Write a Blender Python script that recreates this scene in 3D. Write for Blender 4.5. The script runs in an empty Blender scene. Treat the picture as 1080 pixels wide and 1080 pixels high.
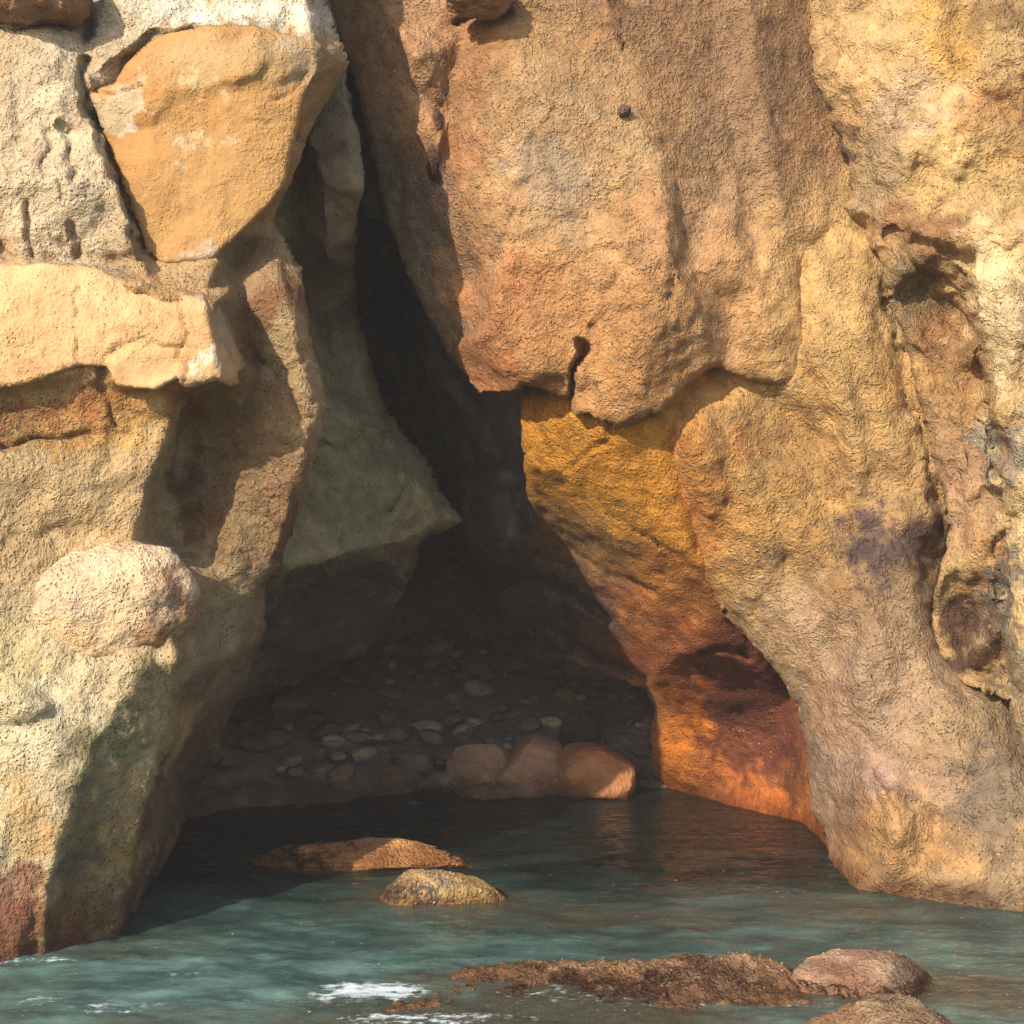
import bpy, math, random
import numpy as np
from mathutils import Vector, noise, geometry

# ------------------------------------------------------------------ camera, sky, sun, exposure
sc = bpy.context.scene
F = 1484.0            # focal length in pixels of a 1080 px frame
CZ = 3.0              # eye height over the water
cam_d = bpy.data.cameras.new('camera'); cam = bpy.data.objects.new('camera', cam_d)
sc.collection.objects.link(cam); sc.camera = cam
cam.location = (0, 0, CZ); cam.rotation_euler = (math.radians(90), 0, 0)
cam_d.sensor_width = 36; cam_d.lens = 36 * F / 1080; cam_d.clip_start = .1; cam_d.clip_end = 2000
SUN_AZ, SUN_EL = math.radians(33.5), math.radians(27)   # azimuth to the left of straight behind the camera
to_sun = Vector((-math.sin(SUN_AZ) * math.cos(SUN_EL), -math.cos(SUN_AZ) * math.cos(SUN_EL), math.sin(SUN_EL)))
w = bpy.data.worlds.new('World'); sc.world = w; w.use_nodes = True
wn = w.node_tree.nodes; wl = w.node_tree.links
bg = wn['Background']; sky = wn.new('ShaderNodeTexSky'); sky.sky_type = 'NISHITA'; sky.sun_disc = False
sky.sun_elevation = SUN_EL; sky.sun_rotation = math.atan2(to_sun.x, to_sun.y)
wl.new(sky.outputs[0], bg.inputs[0]); bg.inputs[1].default_value = .15
sd = bpy.data.lights.new('sun', 'SUN'); sd.energy = 4.0; sd.angle = math.radians(.55); sd.color = (1, .90, .76)
so = bpy.data.objects.new('sun', sd); sc.collection.objects.link(so)
so.rotation_euler = to_sun.to_track_quat('Z', 'Y').to_euler()
sc.view_settings.view_transform = 'Standard'; sc.view_settings.look = 'None'
sc.view_settings.gamma = 1; sc.view_settings.exposure = .78
sc.cycles.max_bounces = 7; sc.cycles.diffuse_bounces = 4; sc.cycles.glossy_bounces = 2; sc.cycles.caustics_reflective = False; sc.cycles.caustics_refractive = False

# ------------------------------------------------------------------ helpers
rng = np.random.default_rng(11)
random.seed(7)
def P(px, py, Y): return Vector(((px - 540) / F * Y, Y, CZ + (540 - py) / F * Y))
def lin(c):
    c = np.asarray(c, float) / 255
    return np.where(c <= .04045, c / 12.92, ((c + .055) / 1.055) ** 2.4)
def tag(o, label=None, cat=None, group=None, kind=None):
    for k, v in (('label', label), ('category', cat), ('group', group), ('kind', kind)):
        if v: o[k] = v
    return o

def tri_interp(pts, vals, X, Y, edges=()):
    """piecewise linear field over the Delaunay triangles of pts, sampled on the tensor grid X x Y"""
    vs, es, fs, ov, _, _ = geometry.delaunay_2d_cdt([Vector(p) for p in pts], list(edges), [], 0, 1e-4, True)
    vals = np.asarray(vals, float)
    V = np.array([vals[o[0]] if len(o) else np.nan for o in ov])
    for i in np.where(np.isnan(V))[0]:      # points made where constraint edges cross
        d = [(vs[i][0]-p[0])**2 + (vs[i][1]-p[1])**2 for p in pts]; V[i] = vals[int(np.argmin(d))]
    out = np.full((len(Y), len(X)), np.nan)
    for f in fs:
        (ax, ay), (bx, by), (cx, cy) = [vs[k] for k in f[:3]]
        i0, i1 = np.searchsorted(X, [min(ax, bx, cx) - 1e-6, max(ax, bx, cx) + 1e-6])
        j0, j1 = np.searchsorted(Y, [min(ay, by, cy) - 1e-6, max(ay, by, cy) + 1e-6])
        if i0 >= i1 or j0 >= j1: continue
        gx, gy = np.meshgrid(X[i0:i1], Y[j0:j1])
        det = (by - cy) * (ax - cx) + (cx - bx) * (ay - cy)
        if abs(det) < 1e-9: continue
        l1 = ((by - cy) * (gx - cx) + (cx - bx) * (gy - cy)) / det
        l2 = ((cy - ay) * (gx - cx) + (ax - cx) * (gy - cy)) / det
        l3 = 1 - l1 - l2
        m = (l1 > -1e-6) & (l2 > -1e-6) & (l3 > -1e-6)
        s = out[j0:j1, i0:i1]; s[m] = (l1 * V[f[0]] + l2 * V[f[1]] + l3 * V[f[2]])[m]
    return out

def seg_dist(X, Y, pl, closed=False):
    """distance, nearest point, side-less, from grid points to a polyline"""
    best = np.full(X.shape, 1e9); nx = np.zeros(X.shape); ny = np.zeros(X.shape)
    n = len(pl)
    for i in range(n if closed else n - 1):
        ax, ay = pl[i][:2]; bx, by = pl[(i + 1) % n][:2]
        dx, dy = bx - ax, by - ay; L = dx * dx + dy * dy + 1e-9
        t = np.clip(((X - ax) * dx + (Y - ay) * dy) / L, 0, 1)
        qx, qy = ax + t * dx, ay + t * dy
        d = np.hypot(X - qx, Y - qy); m = d < best
        best[m] = d[m]; nx[m] = qx[m]; ny[m] = qy[m]
    return best, nx, ny
def inside(X, Y, pl):
    c = np.zeros(X.shape, bool); n = len(pl)
    for i in range(n):
        ax, ay = pl[i]; bx, by = pl[(i + 1) % n]
        if ay == by: continue
        c ^= ((ay > Y) != (by > Y)) & (X < (bx - ax) * (Y - ay) / (by - ay) + ax)
    return c
def blur(A, r):
    if r <= 0: return A
    k = np.exp(-.5 * (np.arange(-3 * int(r + 1), 3 * int(r + 1) + 1) / r) ** 2); k /= k.sum(); h = len(k) // 2
    A = np.apply_along_axis(lambda v: np.convolve(np.pad(v, h, 'edge'), k, 'valid'), 0, A)
    return np.apply_along_axis(lambda v: np.convolve(np.pad(v, h, 'edge'), k, 'valid'), 1, A)

def fbm(co, scale, octv=4, off=0., H=.9, stretch=(1, 1, 1)):
    q = co * scale * np.array(stretch) + off
    return np.array([noise.fractal(v, H, 2.1, octv) for v in q.tolist()])
def voro(co, scale, off=0.):
    q = co * scale + off
    return np.array([noise.noise(v, noise_basis='VORONOI_F2F1') for v in q.tolist()])

def make_mesh(name, co, faces, cols=None, mat=None, parent=None, smooth=True):
    me = bpy.data.meshes.new(name)
    me.from_pydata([tuple(v) for v in np.asarray(co).tolist()], [], faces)
    me.update()
    if cols is not None:
        a = me.color_attributes.new('Col', 'FLOAT_COLOR', 'POINT')
        a.data.foreach_set('color', np.hstack([cols, np.ones((len(cols), 1))]).astype('f').ravel())
    me.polygons.foreach_set('use_smooth', [smooth] * len(me.polygons))
    if mat: me.materials.append(mat)
    o = bpy.data.objects.new(name, me); sc.collection.objects.link(o); o.parent = parent
    return o

def vnormals(co, quads):
    q = np.asarray(quads); n = np.cross(co[q[:, 2]] - co[q[:, 0]], co[q[:, 3]] - co[q[:, 1]])
    out = np.zeros_like(co)
    for k in range(4): np.add.at(out, q[:, k], n)
    return out / (np.linalg.norm(out, axis=1, keepdims=True) + 1e-12)

ALB = .80
SAT = .86
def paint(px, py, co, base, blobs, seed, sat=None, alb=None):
    """rock colour per vertex: base colour, stains and some painted shade, each with a ragged edge"""
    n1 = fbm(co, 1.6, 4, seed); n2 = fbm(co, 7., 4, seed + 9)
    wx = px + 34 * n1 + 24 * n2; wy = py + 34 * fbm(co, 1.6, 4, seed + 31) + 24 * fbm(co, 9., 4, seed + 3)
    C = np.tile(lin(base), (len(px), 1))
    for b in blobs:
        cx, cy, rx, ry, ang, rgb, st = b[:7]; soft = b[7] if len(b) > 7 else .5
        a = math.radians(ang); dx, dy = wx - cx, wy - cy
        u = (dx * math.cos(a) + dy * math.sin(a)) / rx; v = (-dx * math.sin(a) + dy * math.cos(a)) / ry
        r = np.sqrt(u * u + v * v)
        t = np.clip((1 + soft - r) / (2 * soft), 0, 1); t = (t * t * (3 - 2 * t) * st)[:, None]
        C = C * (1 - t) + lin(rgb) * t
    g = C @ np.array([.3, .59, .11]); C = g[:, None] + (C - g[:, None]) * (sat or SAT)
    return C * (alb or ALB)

def axis(lo, hi, s, big=16.):
    a = [lo]
    while a[-1] < hi:
        x = a[-1]; inn = -24 < x < 1104
        a.append(x + (s if inn else min(big, max(s, s + .25 * max(-24 - x, x - 1104)))))
    return np.array(a)

def relief(name, outline, ctrl, mat, base, blobs=(), s=3.6, smooth=1.6, edge=(18, .25), rim=(5., 40),
           facets=((70, .10), (26, .03)), disp=((1.1, .10, 4), (4.5, .035, 4), (16., .010, 3)),
           stretch=(1, 1, 1), cracks=(), bumps=(), seed=1., lines=(), parent=None, rough=.0, sat=None, alb=None):
    """a rock mass: visible face through control depths (metres from the eye), rounded edge, and sides running back"""
    rg = np.random.default_rng(int(seed * 10))
    ox = [p[0] for p in outline]; oy = [p[1] for p in outline]
    X, Y = axis(min(ox) - 8, max(ox) + 8, s), axis(min(oy) - 8, max(oy) + 8, s)
    # extend the control field to the corners with the nearest value
    edges = []; ctrl = list(ctrl)
    for ln in lines:
        k0 = len(ctrl); ctrl += list(ln); edges += [(k0 + i, k0 + i + 1) for i in range(len(ln) - 1)]
    pts = [tuple(c[:2]) for c in ctrl]; val = [1 / c[2] for c in ctrl]
    x0, x1, y0, y1 = X[0] - 30, X[-1] + 30, Y[0] - 30, Y[-1] + 30
    for k in range(9):
        for c in ((x0 + (x1 - x0) * k / 8, y0), (x0 + (x1 - x0) * k / 8, y1), (x0, y0 + (y1 - y0) * (k + .5) / 9), (x1, y0 + (y1 - y0) * (k + .5) / 9)):
            d = [(c[0] - p[0]) ** 2 + (c[1] - p[1]) ** 2 for p in pts[:len(ctrl)]]
            pts.append(c); val.append(val[int(np.argmin(d))])
    W = tri_interp(pts, val, X, Y, edges)
    W = np.where(np.isnan(W), np.nanmean(W), W)
    W = blur(W, smooth)
    D = 1 / W
    gx, gy = np.meshgrid(X, Y)
    for sp, amp in facets:
        xs = np.arange(x0, x1 + sp, sp); ys = np.arange(y0, y1 + sp, sp)
        fx, fy = np.meshgrid(xs, ys)
        fx = fx + rg.uniform(-.42, .42, fx.shape) * sp; fy = fy + rg.uniform(-.42, .42, fy.shape) * sp
        Z = tri_interp(list(zip(fx.ravel(), fy.ravel())), rg.uniform(-1, 1, fx.size), X, Y)
        D = D + blur(np.where(np.isnan(Z), 0, Z), .7) * amp
    for bx, by, rx, ry, ang, amt in bumps:      # amt > 0 comes towards the eye
        a = math.radians(ang); dx, dy = gx - bx, gy - by
        u = (dx * math.cos(a) + dy * math.sin(a)) / rx; v = (-dx * math.sin(a) + dy * math.cos(a)) / ry
        D = D - amt * np.clip(1 - u * u - v * v, 0, 1) ** .8
    wob = 5 * np.sin(gx * .11 + 3 * np.sin(gy * .05)) + 4 * np.sin(gy * .17 + gx * .07)
    for pl, wd, dp in cracks:
        d, _, _ = seg_dist(gx + .6 * wob, gy + .4 * wob, pl)
        ex, ey = pl[0]; fx_, fy_ = pl[-1]
        D = D + dp * np.exp(-(d / wd) ** 2)
    dist, nx, ny = seg_dist(gx, gy, outline, True)
    ins = inside(gx, gy, outline)
    snap = dist < .62 * s
    keep = ins | snap
    PX = np.where(snap, nx, gx); PY = np.where(snap, ny, gy)
    # depth of a snapped corner is read where it lands
    fi = np.clip(np.interp(nx, X, np.arange(len(X))), 0, len(X) - 1.001); fj = np.clip(np.interp(ny, Y, np.arange(len(Y))), 0, len(Y) - 1.001)
    i_, j_ = fi.astype(int), fj.astype(int); a_, b_ = fi - i_, fj - j_
    Ds = D[j_, i_] * (1 - a_) * (1 - b_) + D[j_, i_ + 1] * a_ * (1 - b_) + D[j_ + 1, i_] * (1 - a_) * b_ + D[j_ + 1, i_ + 1] * a_ * b_
    D = np.where(snap, Ds, D)
    R, dep = edge; dist = np.where(snap, 0, dist)
    t = np.clip(1 - dist / R, 0, 1) * .96
    D = D + np.where(keep, dep * (1 - np.sqrt(np.clip(1 - t * t, 0, 1))), 0)
    # faces
    k = keep; quad = k[:-1, :-1] & k[1:, :-1] & k[:-1, 1:] & k[1:, 1:]
    # drop cells lying outside (all corners snapped)
    cx = (PX[:-1, :-1] + PX[1:, 1:]) / 2; cy = (PY[:-1, :-1] + PY[1:, 1:]) / 2
    quad &= inside(cx, cy, outline)
    K = [k[:-1, :-1], k[1:, :-1], k[1:, 1:], k[:-1, 1:]]; tri = (sum(a.astype(int) for a in K) == 3)
    PXc = [PX[:-1, :-1], PX[1:, :-1], PX[1:, 1:], PX[:-1, 1:]]; PYc = [PY[:-1, :-1], PY[1:, :-1], PY[1:, 1:], PY[:-1, 1:]]
    tcx = sum(a * b for a, b in zip(K, PXc)) / 3; tcy = sum(a * b for a, b in zip(K, PYc)) / 3
    tri &= inside(tcx, tcy, outline)
    used = np.zeros(k.shape, bool)
    for n_, (a, b) in enumerate(((0, 0), (1, 0), (1, 1), (0, 1))): used[a:a + quad.shape[0], b:b + quad.shape[1]] |= quad | (tri & K[n_])
    idx = -np.ones(k.shape, int); idx[used] = np.arange(used.sum())
    px, py, d = PX[used], PY[used], D[used]
    q = np.stack([idx[:-1, :-1][quad], idx[1:, :-1][quad], idx[1:, 1:][quad], idx[:-1, 1:][quad]], 1)
    I = [idx[:-1, :-1], idx[1:, :-1], idx[1:, 1:], idx[:-1, 1:]]
    for n_ in range(4):                          # cells with one corner outside: a triangle, its last corner repeated
        m = tri & ~K[n_]; a, b, c = [I[(n_ + j) % 4][m] for j in (1, 2, 3)]
        q = np.concatenate([q, np.stack([a, b, c, c], 1)])
    # boundary edges -> sides running back
    e = np.concatenate([q[:, [0, 1]], q[:, [1, 2]], q[:, [2, 3]], q[:, [3, 0]]]); e = e[e[:, 0] != e[:, 1]]
    key = e[:, 0].astype(np.int64) * 10 ** 7 + e[:, 1]; rev = e[:, 1].astype(np.int64) * 10 ** 7 + e[:, 0]
    be = e[~np.isin(key, rev)]
    bv = np.unique(be)
    # inward direction from the smoothed signed distance
    sg = blur(np.where(ins, dist, -dist), 2.0); gyy, gxx = np.gradient(sg, Y, X)
    dn = np.stack([gxx[used], gyy[used]], 1); dn /= (np.linalg.norm(dn, axis=1, keepdims=True) + 1e-9)
    co = np.stack([(px - 540) / F * d, d, CZ + (540 - py) / F * d], 1)
    allpx, allpy, allq = [px], [py], [q]
    steps = [(.012, 1.), (.04, 4.), (.12, 9.), (.3, 16.), (.6, .62 * rim[1]), (1., rim[1])]
    prev = {v: v for v in bv.tolist()}; base_n = len(co); pos = [co]
    pm = np.arange(len(px)); last = pm.copy()
    for fr, inn in steps:
        new = np.arange(len(bv)) + base_n; base_n += len(bv)
        m = np.zeros(len(px), int); m[bv] = new
        dd = d[bv] + rim[0] * fr; qx = px[bv] + dn[bv, 0] * inn; qy = py[bv] + dn[bv, 1] * inn
        pos.append(np.stack([(qx - 540) / F * dd, dd, CZ + (540 - qy) / F * dd], 1))
        allpx.append(qx); allpy.append(qy)
        a, b = be[:, 0], be[:, 1]
        allq.append(np.stack([last[b], last[a], m[a], m[b]], 1)); last = m
    co = np.concatenate(pos); px = np.concatenate(allpx); py = np.concatenate(allpy); q = np.concatenate(allq)
    n = vnormals(co, q)
    if n[:len(d), 1].mean() > 0: q = q[:, ::-1]; n = -n
    # along the rim the outward direction is known: steadier than face normals of slivers
    ow_ = np.stack([-dn[:, 0], np.full(len(dn), -.7), dn[:, 1]], 1); ow_ /= np.linalg.norm(ow_, axis=1, keepdims=True)
    n[bv] = ow_[bv]
    for r_ in range(len(steps)):
        k0_ = len(d) + r_ * len(bv); v_ = ow_[bv].copy(); v_[:, 1] = max(-.5 + .3 * r_, -.5) * .5; n[k0_:k0_ + len(bv)] = v_ / np.linalg.norm(v_, axis=1, keepdims=True)
    h = np.zeros(len(co))
    for i, (sc_, am, oc) in enumerate(disp):
        h += am * fbm(co, sc_, oc, seed * 3 + i * 7.7, .8, stretch if i < 2 else (1, 1, 1))
    if rough: h -= rough * np.abs(fbm(co, 2.4, 4, seed + 50, .8, stretch))
    co = co + n * h[:, None]
    C = paint(px, py, co, base, blobs, seed, sat, alb)
    return make_mesh(name, co, [f if len(set(f)) == 4 else list(dict.fromkeys(f)) for f in q.tolist()], C, mat, parent)

# ------------------------------------------------------------------ materials
def rock_mat(name, grain=1., pit=.35, mott=.35, speck=.5, rough=.9, wet=0., spec=.25, attr=True, base=(.3, .2, .1), relief=1.):
    m = bpy.data.materials.new(name); m.use_nodes = True; N = m.node_tree.nodes; L = m.node_tree.links
    b = N['Principled BSDF']; b.inputs['Roughness'].default_value = rough
    b.inputs['Specular IOR Level'].default_value = spec
    geo = N.new('ShaderNodeNewGeometry'); pos = geo.outputs['Position']
    def nz(scale, det=6, ro=.6, dist=0., src=None):
        t = N.new('ShaderNodeTexNoise'); t.inputs['Scale'].default_value = scale; t.inputs['Detail'].default_value = det
        t.inputs['Roughness'].default_value = ro; t.inputs['Distortion'].default_value = dist
        L.new(src or pos, t.inputs['Vector']); return t.outputs['Fac']
    def mr(src, a, c, lo=0., hi=1.):
        t = N.new('ShaderNodeMapRange'); L.new(src, t.inputs[0])
        for i, v in enumerate((a, c, lo, hi)): t.inputs[i + 1].default_value = v
        return t.outputs[0]
    def mth(op, x, y):
        t = N.new('ShaderNodeMath'); t.operation = op
        for i, v in enumerate((x, y)):
            if hasattr(v, 'is_linked'): L.new(v, t.inputs[i])
            else: t.inputs[i].default_value = v
        return t.outputs[0]
    def mixc(mode, fac, x, y):
        t = N.new('ShaderNodeMix'); t.data_type = 'RGBA'; t.blend_type = mode
        if hasattr(fac, 'is_linked'): L.new(fac, t.inputs[0])
        else: t.inputs[0].default_value = fac
        for i, v in ((6, x), (7, y)):
            if hasattr(v, 'is_linked'): L.new(v, t.inputs[i])
            else: t.inputs[i].default_value = (*v, 1)
        return t.outputs[2]
    if attr:
        at = N.new('ShaderNodeVertexColor'); at.layer_name = 'Col'; col = at.outputs[0]
    else:
        col = mixc('MIX', 0., base, base)
    big = nz(1.3, 3, .6, .5); med = nz(7., 4, .62); fin = nz(34., 3, .7)
    gr = nz(95., 2, .6)
    # mottling in value and a drift of hue to rust and to grey
    col = mixc('MULTIPLY', mott, col, (.62, .50, .42)) if False else col
    v = mth('ADD', mr(med, .3, .7, 1 - mott, 1 + mott), mr(fin, .25, .75, -mott * .55, mott * .55))
    v = mth('ADD', v, mr(gr, .3, .7, -.10, .10))
    vc = N.new('ShaderNodeCombineColor')
    for i in range(3): L.new(v, vc.inputs[i])
    col = mixc('MULTIPLY', 1., col, vc.outputs[0])
    col = mixc('MULTIPLY', mr(big, .5, .72, 0, .5), col, (1., .80, .62))
    col = mixc('MULTIPLY', mr(nz(2.3, 6, .6, .6), .52, .7, 0, .45), col, (.86, .88, .98))
    # dark lichen and pits
    vb_ = N.new('ShaderNodeTexVoronoi'); vb_.inputs['Scale'].default_value = 30 * grain; L.new(pos, vb_.inputs['Vector'])
    vo = N.new('ShaderNodeTexVoronoi'); vo.inputs['Scale'].default_value = 21 * grain
    warp = N.new('ShaderNodeVectorMath'); warp.operation = 'ADD'
    nt = N.new('ShaderNodeTexNoise'); nt.inputs['Scale'].default_value = 9; nt.inputs['Detail'].default_value = 3
    L.new(pos, nt.inputs['Vector'])
    sc1 = N.new('ShaderNodeVectorMath'); sc1.operation = 'SCALE'; sc1.inputs[3].default_value = .16
    L.new(nt.outputs['Color'], sc1.inputs[0]); L.new(pos, warp.inputs[0]); L.new(sc1.outputs[0], warp.inputs[1])
    L.new(warp.outputs[0], vo.inputs['Vector'])
    pits = mr(vb_.outputs['Distance'], .04, .30, 1., 0.)
    pmask = mr(nz(3.1, 5, .65, .3), .45, .62)
    pits_m = mth('MULTIPLY', pits, pmask)
    col = mixc('MULTIPLY', mth('MULTIPLY', pits_m, pit), col, (.42, .34, .28))
    col = mixc('MULTIPLY', mth('MULTIPLY', mr(fin, .56, .70), speck), col, (.50, .40, .34))
    # pale crystals and barnacles
    vb = vb_; vc2 = N.new('ShaderNodeTexVoronoi'); vc2.inputs['Scale'].default_value = 19 * grain; L.new(pos, vc2.inputs['Vector'])
    sp = mth('MULTIPLY', mr(vc2.outputs['Distance'], .12, .18, 1, 0), mr(nz(2.2, 4), .50, .62))
    col = mixc('MIX', mth('MULTIPLY', sp, speck * .7), col, (.72, .66, .54))
    # the wet, weed stained foot just above the water
    sep = N.new('ShaderNodeSeparateXYZ'); L.new(pos, sep.inputs[0])
    zz = mth('ADD', sep.outputs[2], mr(nz(2.6, 5), .3, .7, -.14, .14))
    wetf = mr(zz, .04, .24, 1, 0)
    col = mixc('MULTIPLY', mth('MULTIPLY', wetf, .9), col, (.40, .31, .25))
    L.new(col, b.inputs['Base Color'])
    L.new(mth('SUBTRACT', rough, mth('MULTIPLY', wetf, .6)), b.inputs['Roughness'])
    # relief
    h = mth('ADD', mth('MULTIPLY', med, .75), mth('MULTIPLY', fin, .50))
    h = mth('ADD', h, mth('MULTIPLY', gr, .34))
    pv = mr(vb.outputs['Distance'], .08, .30, 1, 0); pk = mth('MULTIPLY', pv, mr(nz(5.3, 4), .40, .60)); h = mth('ADD', h, mth('MULTIPLY', pk, -.34 * (1 + pit)))
    h = mth('ADD', h, mth('MULTIPLY', mr(vo.outputs['Distance'], 0, .6, 1, 0), .30 * grain))
    h = mth('MULTIPLY', h, mr(nz(.9, 3, .6, .8), .36, .62, .35, 1.35)); bp = N.new('ShaderNodeBump'); bp.inputs['Strength'].default_value = 1.; bp.inputs['Distance'].default_value = .06 * relief
    L.new(h, bp.inputs['Height']); L.new(bp.outputs[0], b.inputs['Normal'])
    return m
M_left = rock_mat('pitted_sandstone', 1., .9, .20, .6)
M_smooth = rock_mat('split_sandstone', 1., .2, .10, .12, relief=.35)
M_right = rock_mat('weathered_sandstone', 1.1, .7, .30, .65)
M_bould = rock_mat('sea_boulder_stone', 1.4, .6, .2, .6)
M_cave = rock_mat('cave_rock', .8, .4, .25, .2, .7, spec=.4)
M_cob = rock_mat('cobble_stone', 1., .2, .22, .2, .55, spec=.5)

# ------------------------------------------------------------------ cliff, left
OCH = (214, 166, 92)
left_out = [(-420, -420), (300, -420), (322, -60), (342, 0), (358, 35), (368, 66), (352, 96), (336, 124), (322, 150), (312, 178), (300, 205),
            (290, 232), (300, 250), (318, 282), (323, 330), (333, 375), (346, 432), (335, 462), (326, 505), (312, 548), (300, 590), (284, 610),
            (280, 632), (281, 660), (262, 712), (241, 765), (220, 815), (205, 846), (190, 885), (165, 932), (140, 970), (132, 1010),
            (120, 1200), (-420, 1260)]
left_ctrl = [(-400, -400, 11.2), (0, -400, 11.0), (300, -400, 11.2), (-400, 280, 9.9), (-400, 600, 9.6), (-400, 1018, 9.2), (-400, 1250, 9.2), (100, 1240, 9.9), (0, 1240, 9.3),
             (0, 0, 10.3), (60, 0, 10.25), (90, 20, 10.35), (130, 0, 10.15), (220, 0, 10.2), (320, 0, 10.35), (342, 10, 10.6), (366, 66, 10.6),
             (0, 90, 9.95), (60, 85, 9.9), (85, 100, 9.95), (98, 140, 9.95), (140, 262, 9.85), (0, 200, 9.85), (60, 190, 9.82), (0, 270, 9.95), (90, 268, 9.98), (130, 278, 10.0),
             (100, 75, 10.05), (150, 35, 10.1), (240, 30, 10.1), (330, 45, 10.15), (335, 78, 10.2), (320, 100, 10.2),
             (200, 120, 10.4), (300, 190, 10.4), (240, 240, 10.4), (226, 290, 10.0), (150, 60, 10.3), (300, 60, 10.3),
             (318, 150, 10.7), (306, 205, 10.75), (246, 272, 10.7), (235, 292, 10.65), (290, 240, 10.75),
             (0, 284, 9.72), (60, 284, 9.7), (100, 288, 9.7), (160, 305, 9.68), (215, 312, 9.66), (228, 318, 9.72), (262, 385, 9.95), (258, 404, 10.0), (238, 408, 9.95),
             (0, 345, 9.62), (120, 350, 9.6), (215, 380, 9.6), (188, 398, 9.58), (80, 388, 9.6), (0, 412, 9.62),
             (0, 428, 9.76), (60, 420, 9.76), (120, 424, 9.77), (180, 424, 9.79), (0, 466, 9.78), (60, 455, 9.8), (0, 480, 9.7),
             (165, 490, 9.86), (148, 540, 9.84), (140, 572, 9.84), (90, 500, 9.72), (30, 560, 9.68), (0, 650, 9.55), (170, 610, 9.9),
             (205, 430, 10.5), (190, 500, 10.65), (180, 560, 10.55), (220, 520, 10.9), (240, 440, 10.75), (235, 610, 10.75), (200, 640, 10.2), (210, 700, 10.1),
             (268, 300, 10.6), (270, 400, 10.62), (262, 480, 10.7), (258, 560, 10.8), (300, 300, 10.5), (310, 400, 10.45), (330, 430, 10.5), (346, 432, 10.75), (323, 330, 10.7),
             (318, 470, 10.55), (300, 540, 10.8), (310, 550, 11.1), (280, 600, 11.0), (270, 640, 10.7), (281, 660, 11.1),
             (0, 760, 9.4), (60, 720, 9.5), (0, 880, 9.32), (0, 1018, 9.31), (40, 1008, 9.5), (45, 940, 9.42), (62, 880, 9.4), (92, 800, 9.45), (140, 720, 9.6), (165, 700, 9.75),
             (70, 950, 9.7), (100, 880, 9.7), (125, 985, 10.0), (132, 940, 9.95), (150, 880, 9.92), (165, 800, 9.95), (185, 730, 10.0), (130, 800, 9.72),
             (165, 930, 11.3), (180, 880, 11.5), (203, 846, 12.8), (215, 760, 10.9), (240, 765, 12.0), (262, 710, 11.5), (240, 690, 10.6), (145, 1180, 10.1), (200, 1000, 12.5)]
left_cols = [(60, 30, 130, 60, 0, (234, 212, 172), .9), (40, 170, 130, 110, 0, (226, 200, 158), 1), (250, 10, 140, 30, 0, (240, 226, 196), 1),
             (-100, 100, 130, 300, 0, (215, 180, 130), .8),
             (215, 165, 92, 95, 20, (208, 152, 72), 1, .18), (270, 60, 70, 25, 0, (196, 158, 100), .9, .3), (120, 118, 44, 20, -10, (206, 180, 138), .95, .3),
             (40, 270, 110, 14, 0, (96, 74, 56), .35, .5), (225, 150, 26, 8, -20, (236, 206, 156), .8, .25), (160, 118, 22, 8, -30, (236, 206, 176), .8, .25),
             (100, 340, 200, 55, 0, (226, 178, 112), 1, .3), (180, 345, 30, 50, 0, (214, 160, 88), .5), (240, 350, 20, 50, 20, (184, 156, 118), .8),
             (60, 430, 160, 30, -4, (196, 140, 62), .9), (80, 425, 34, 20, 0, (176, 110, 54), .7), (5, 450, 40, 24, 0, (160, 102, 60), .8), (30, 468, 80, 6, 0, (110, 56, 26), .8, .4), (105, 465, 90, 14, 0, (214, 160, 60), .7),
             (60, 540, 150, 60, 0, (216, 178, 118), .9), (205, 415, 22, 40, 20, (176, 96, 36), .85),
             (30, 800, 130, 150, 0, (232, 212, 164), .95), (10, 700, 60, 40, 0, (214, 186, 110), .6), (20, 860, 40, 40, 0, (214, 160, 70), .6),
             (270, 400, 50, 110, 0, (172, 128, 78), .9), (285, 340, 30, 60, 10, (150, 100, 56), .8), (240, 520, 50, 80, 0, (150, 116, 72), .9), (315, 380, 18, 40, 0, (196, 160, 104), .7),
             (300, 560, 22, 70, 12, (134, 84, 52), .8), (250, 680, 50, 80, 20, (176, 150, 108), .8), (215, 540, 20, 20, 0, (126, 72, 34), .6),
             (120, 760, 18, 50, 30, (146, 136, 66), .7), (100, 860, 34, 90, 12, (140, 126, 84), .85), (140, 840, 20, 80, 12, (190, 150, 82), .7), (105, 930, 30, 50, 10, (116, 94, 66), .6),
             (190, 820, 36, 100, 24, (124, 96, 72), .9), (150, 940, 26, 50, 20, (110, 70, 54), .8),
             (0, 985, 60, 50, 0, (168, 104, 76), .95), (90, 985, 60, 26, -10, (142, 96, 52), .9), (-150, 980, 160, 60, 0, (150, 100, 70), .9), (20, 925, 30, 12, 30, (160, 98, 70), .8), (130, 900, 10, 34, 14, (220, 176, 76), .5)]
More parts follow.
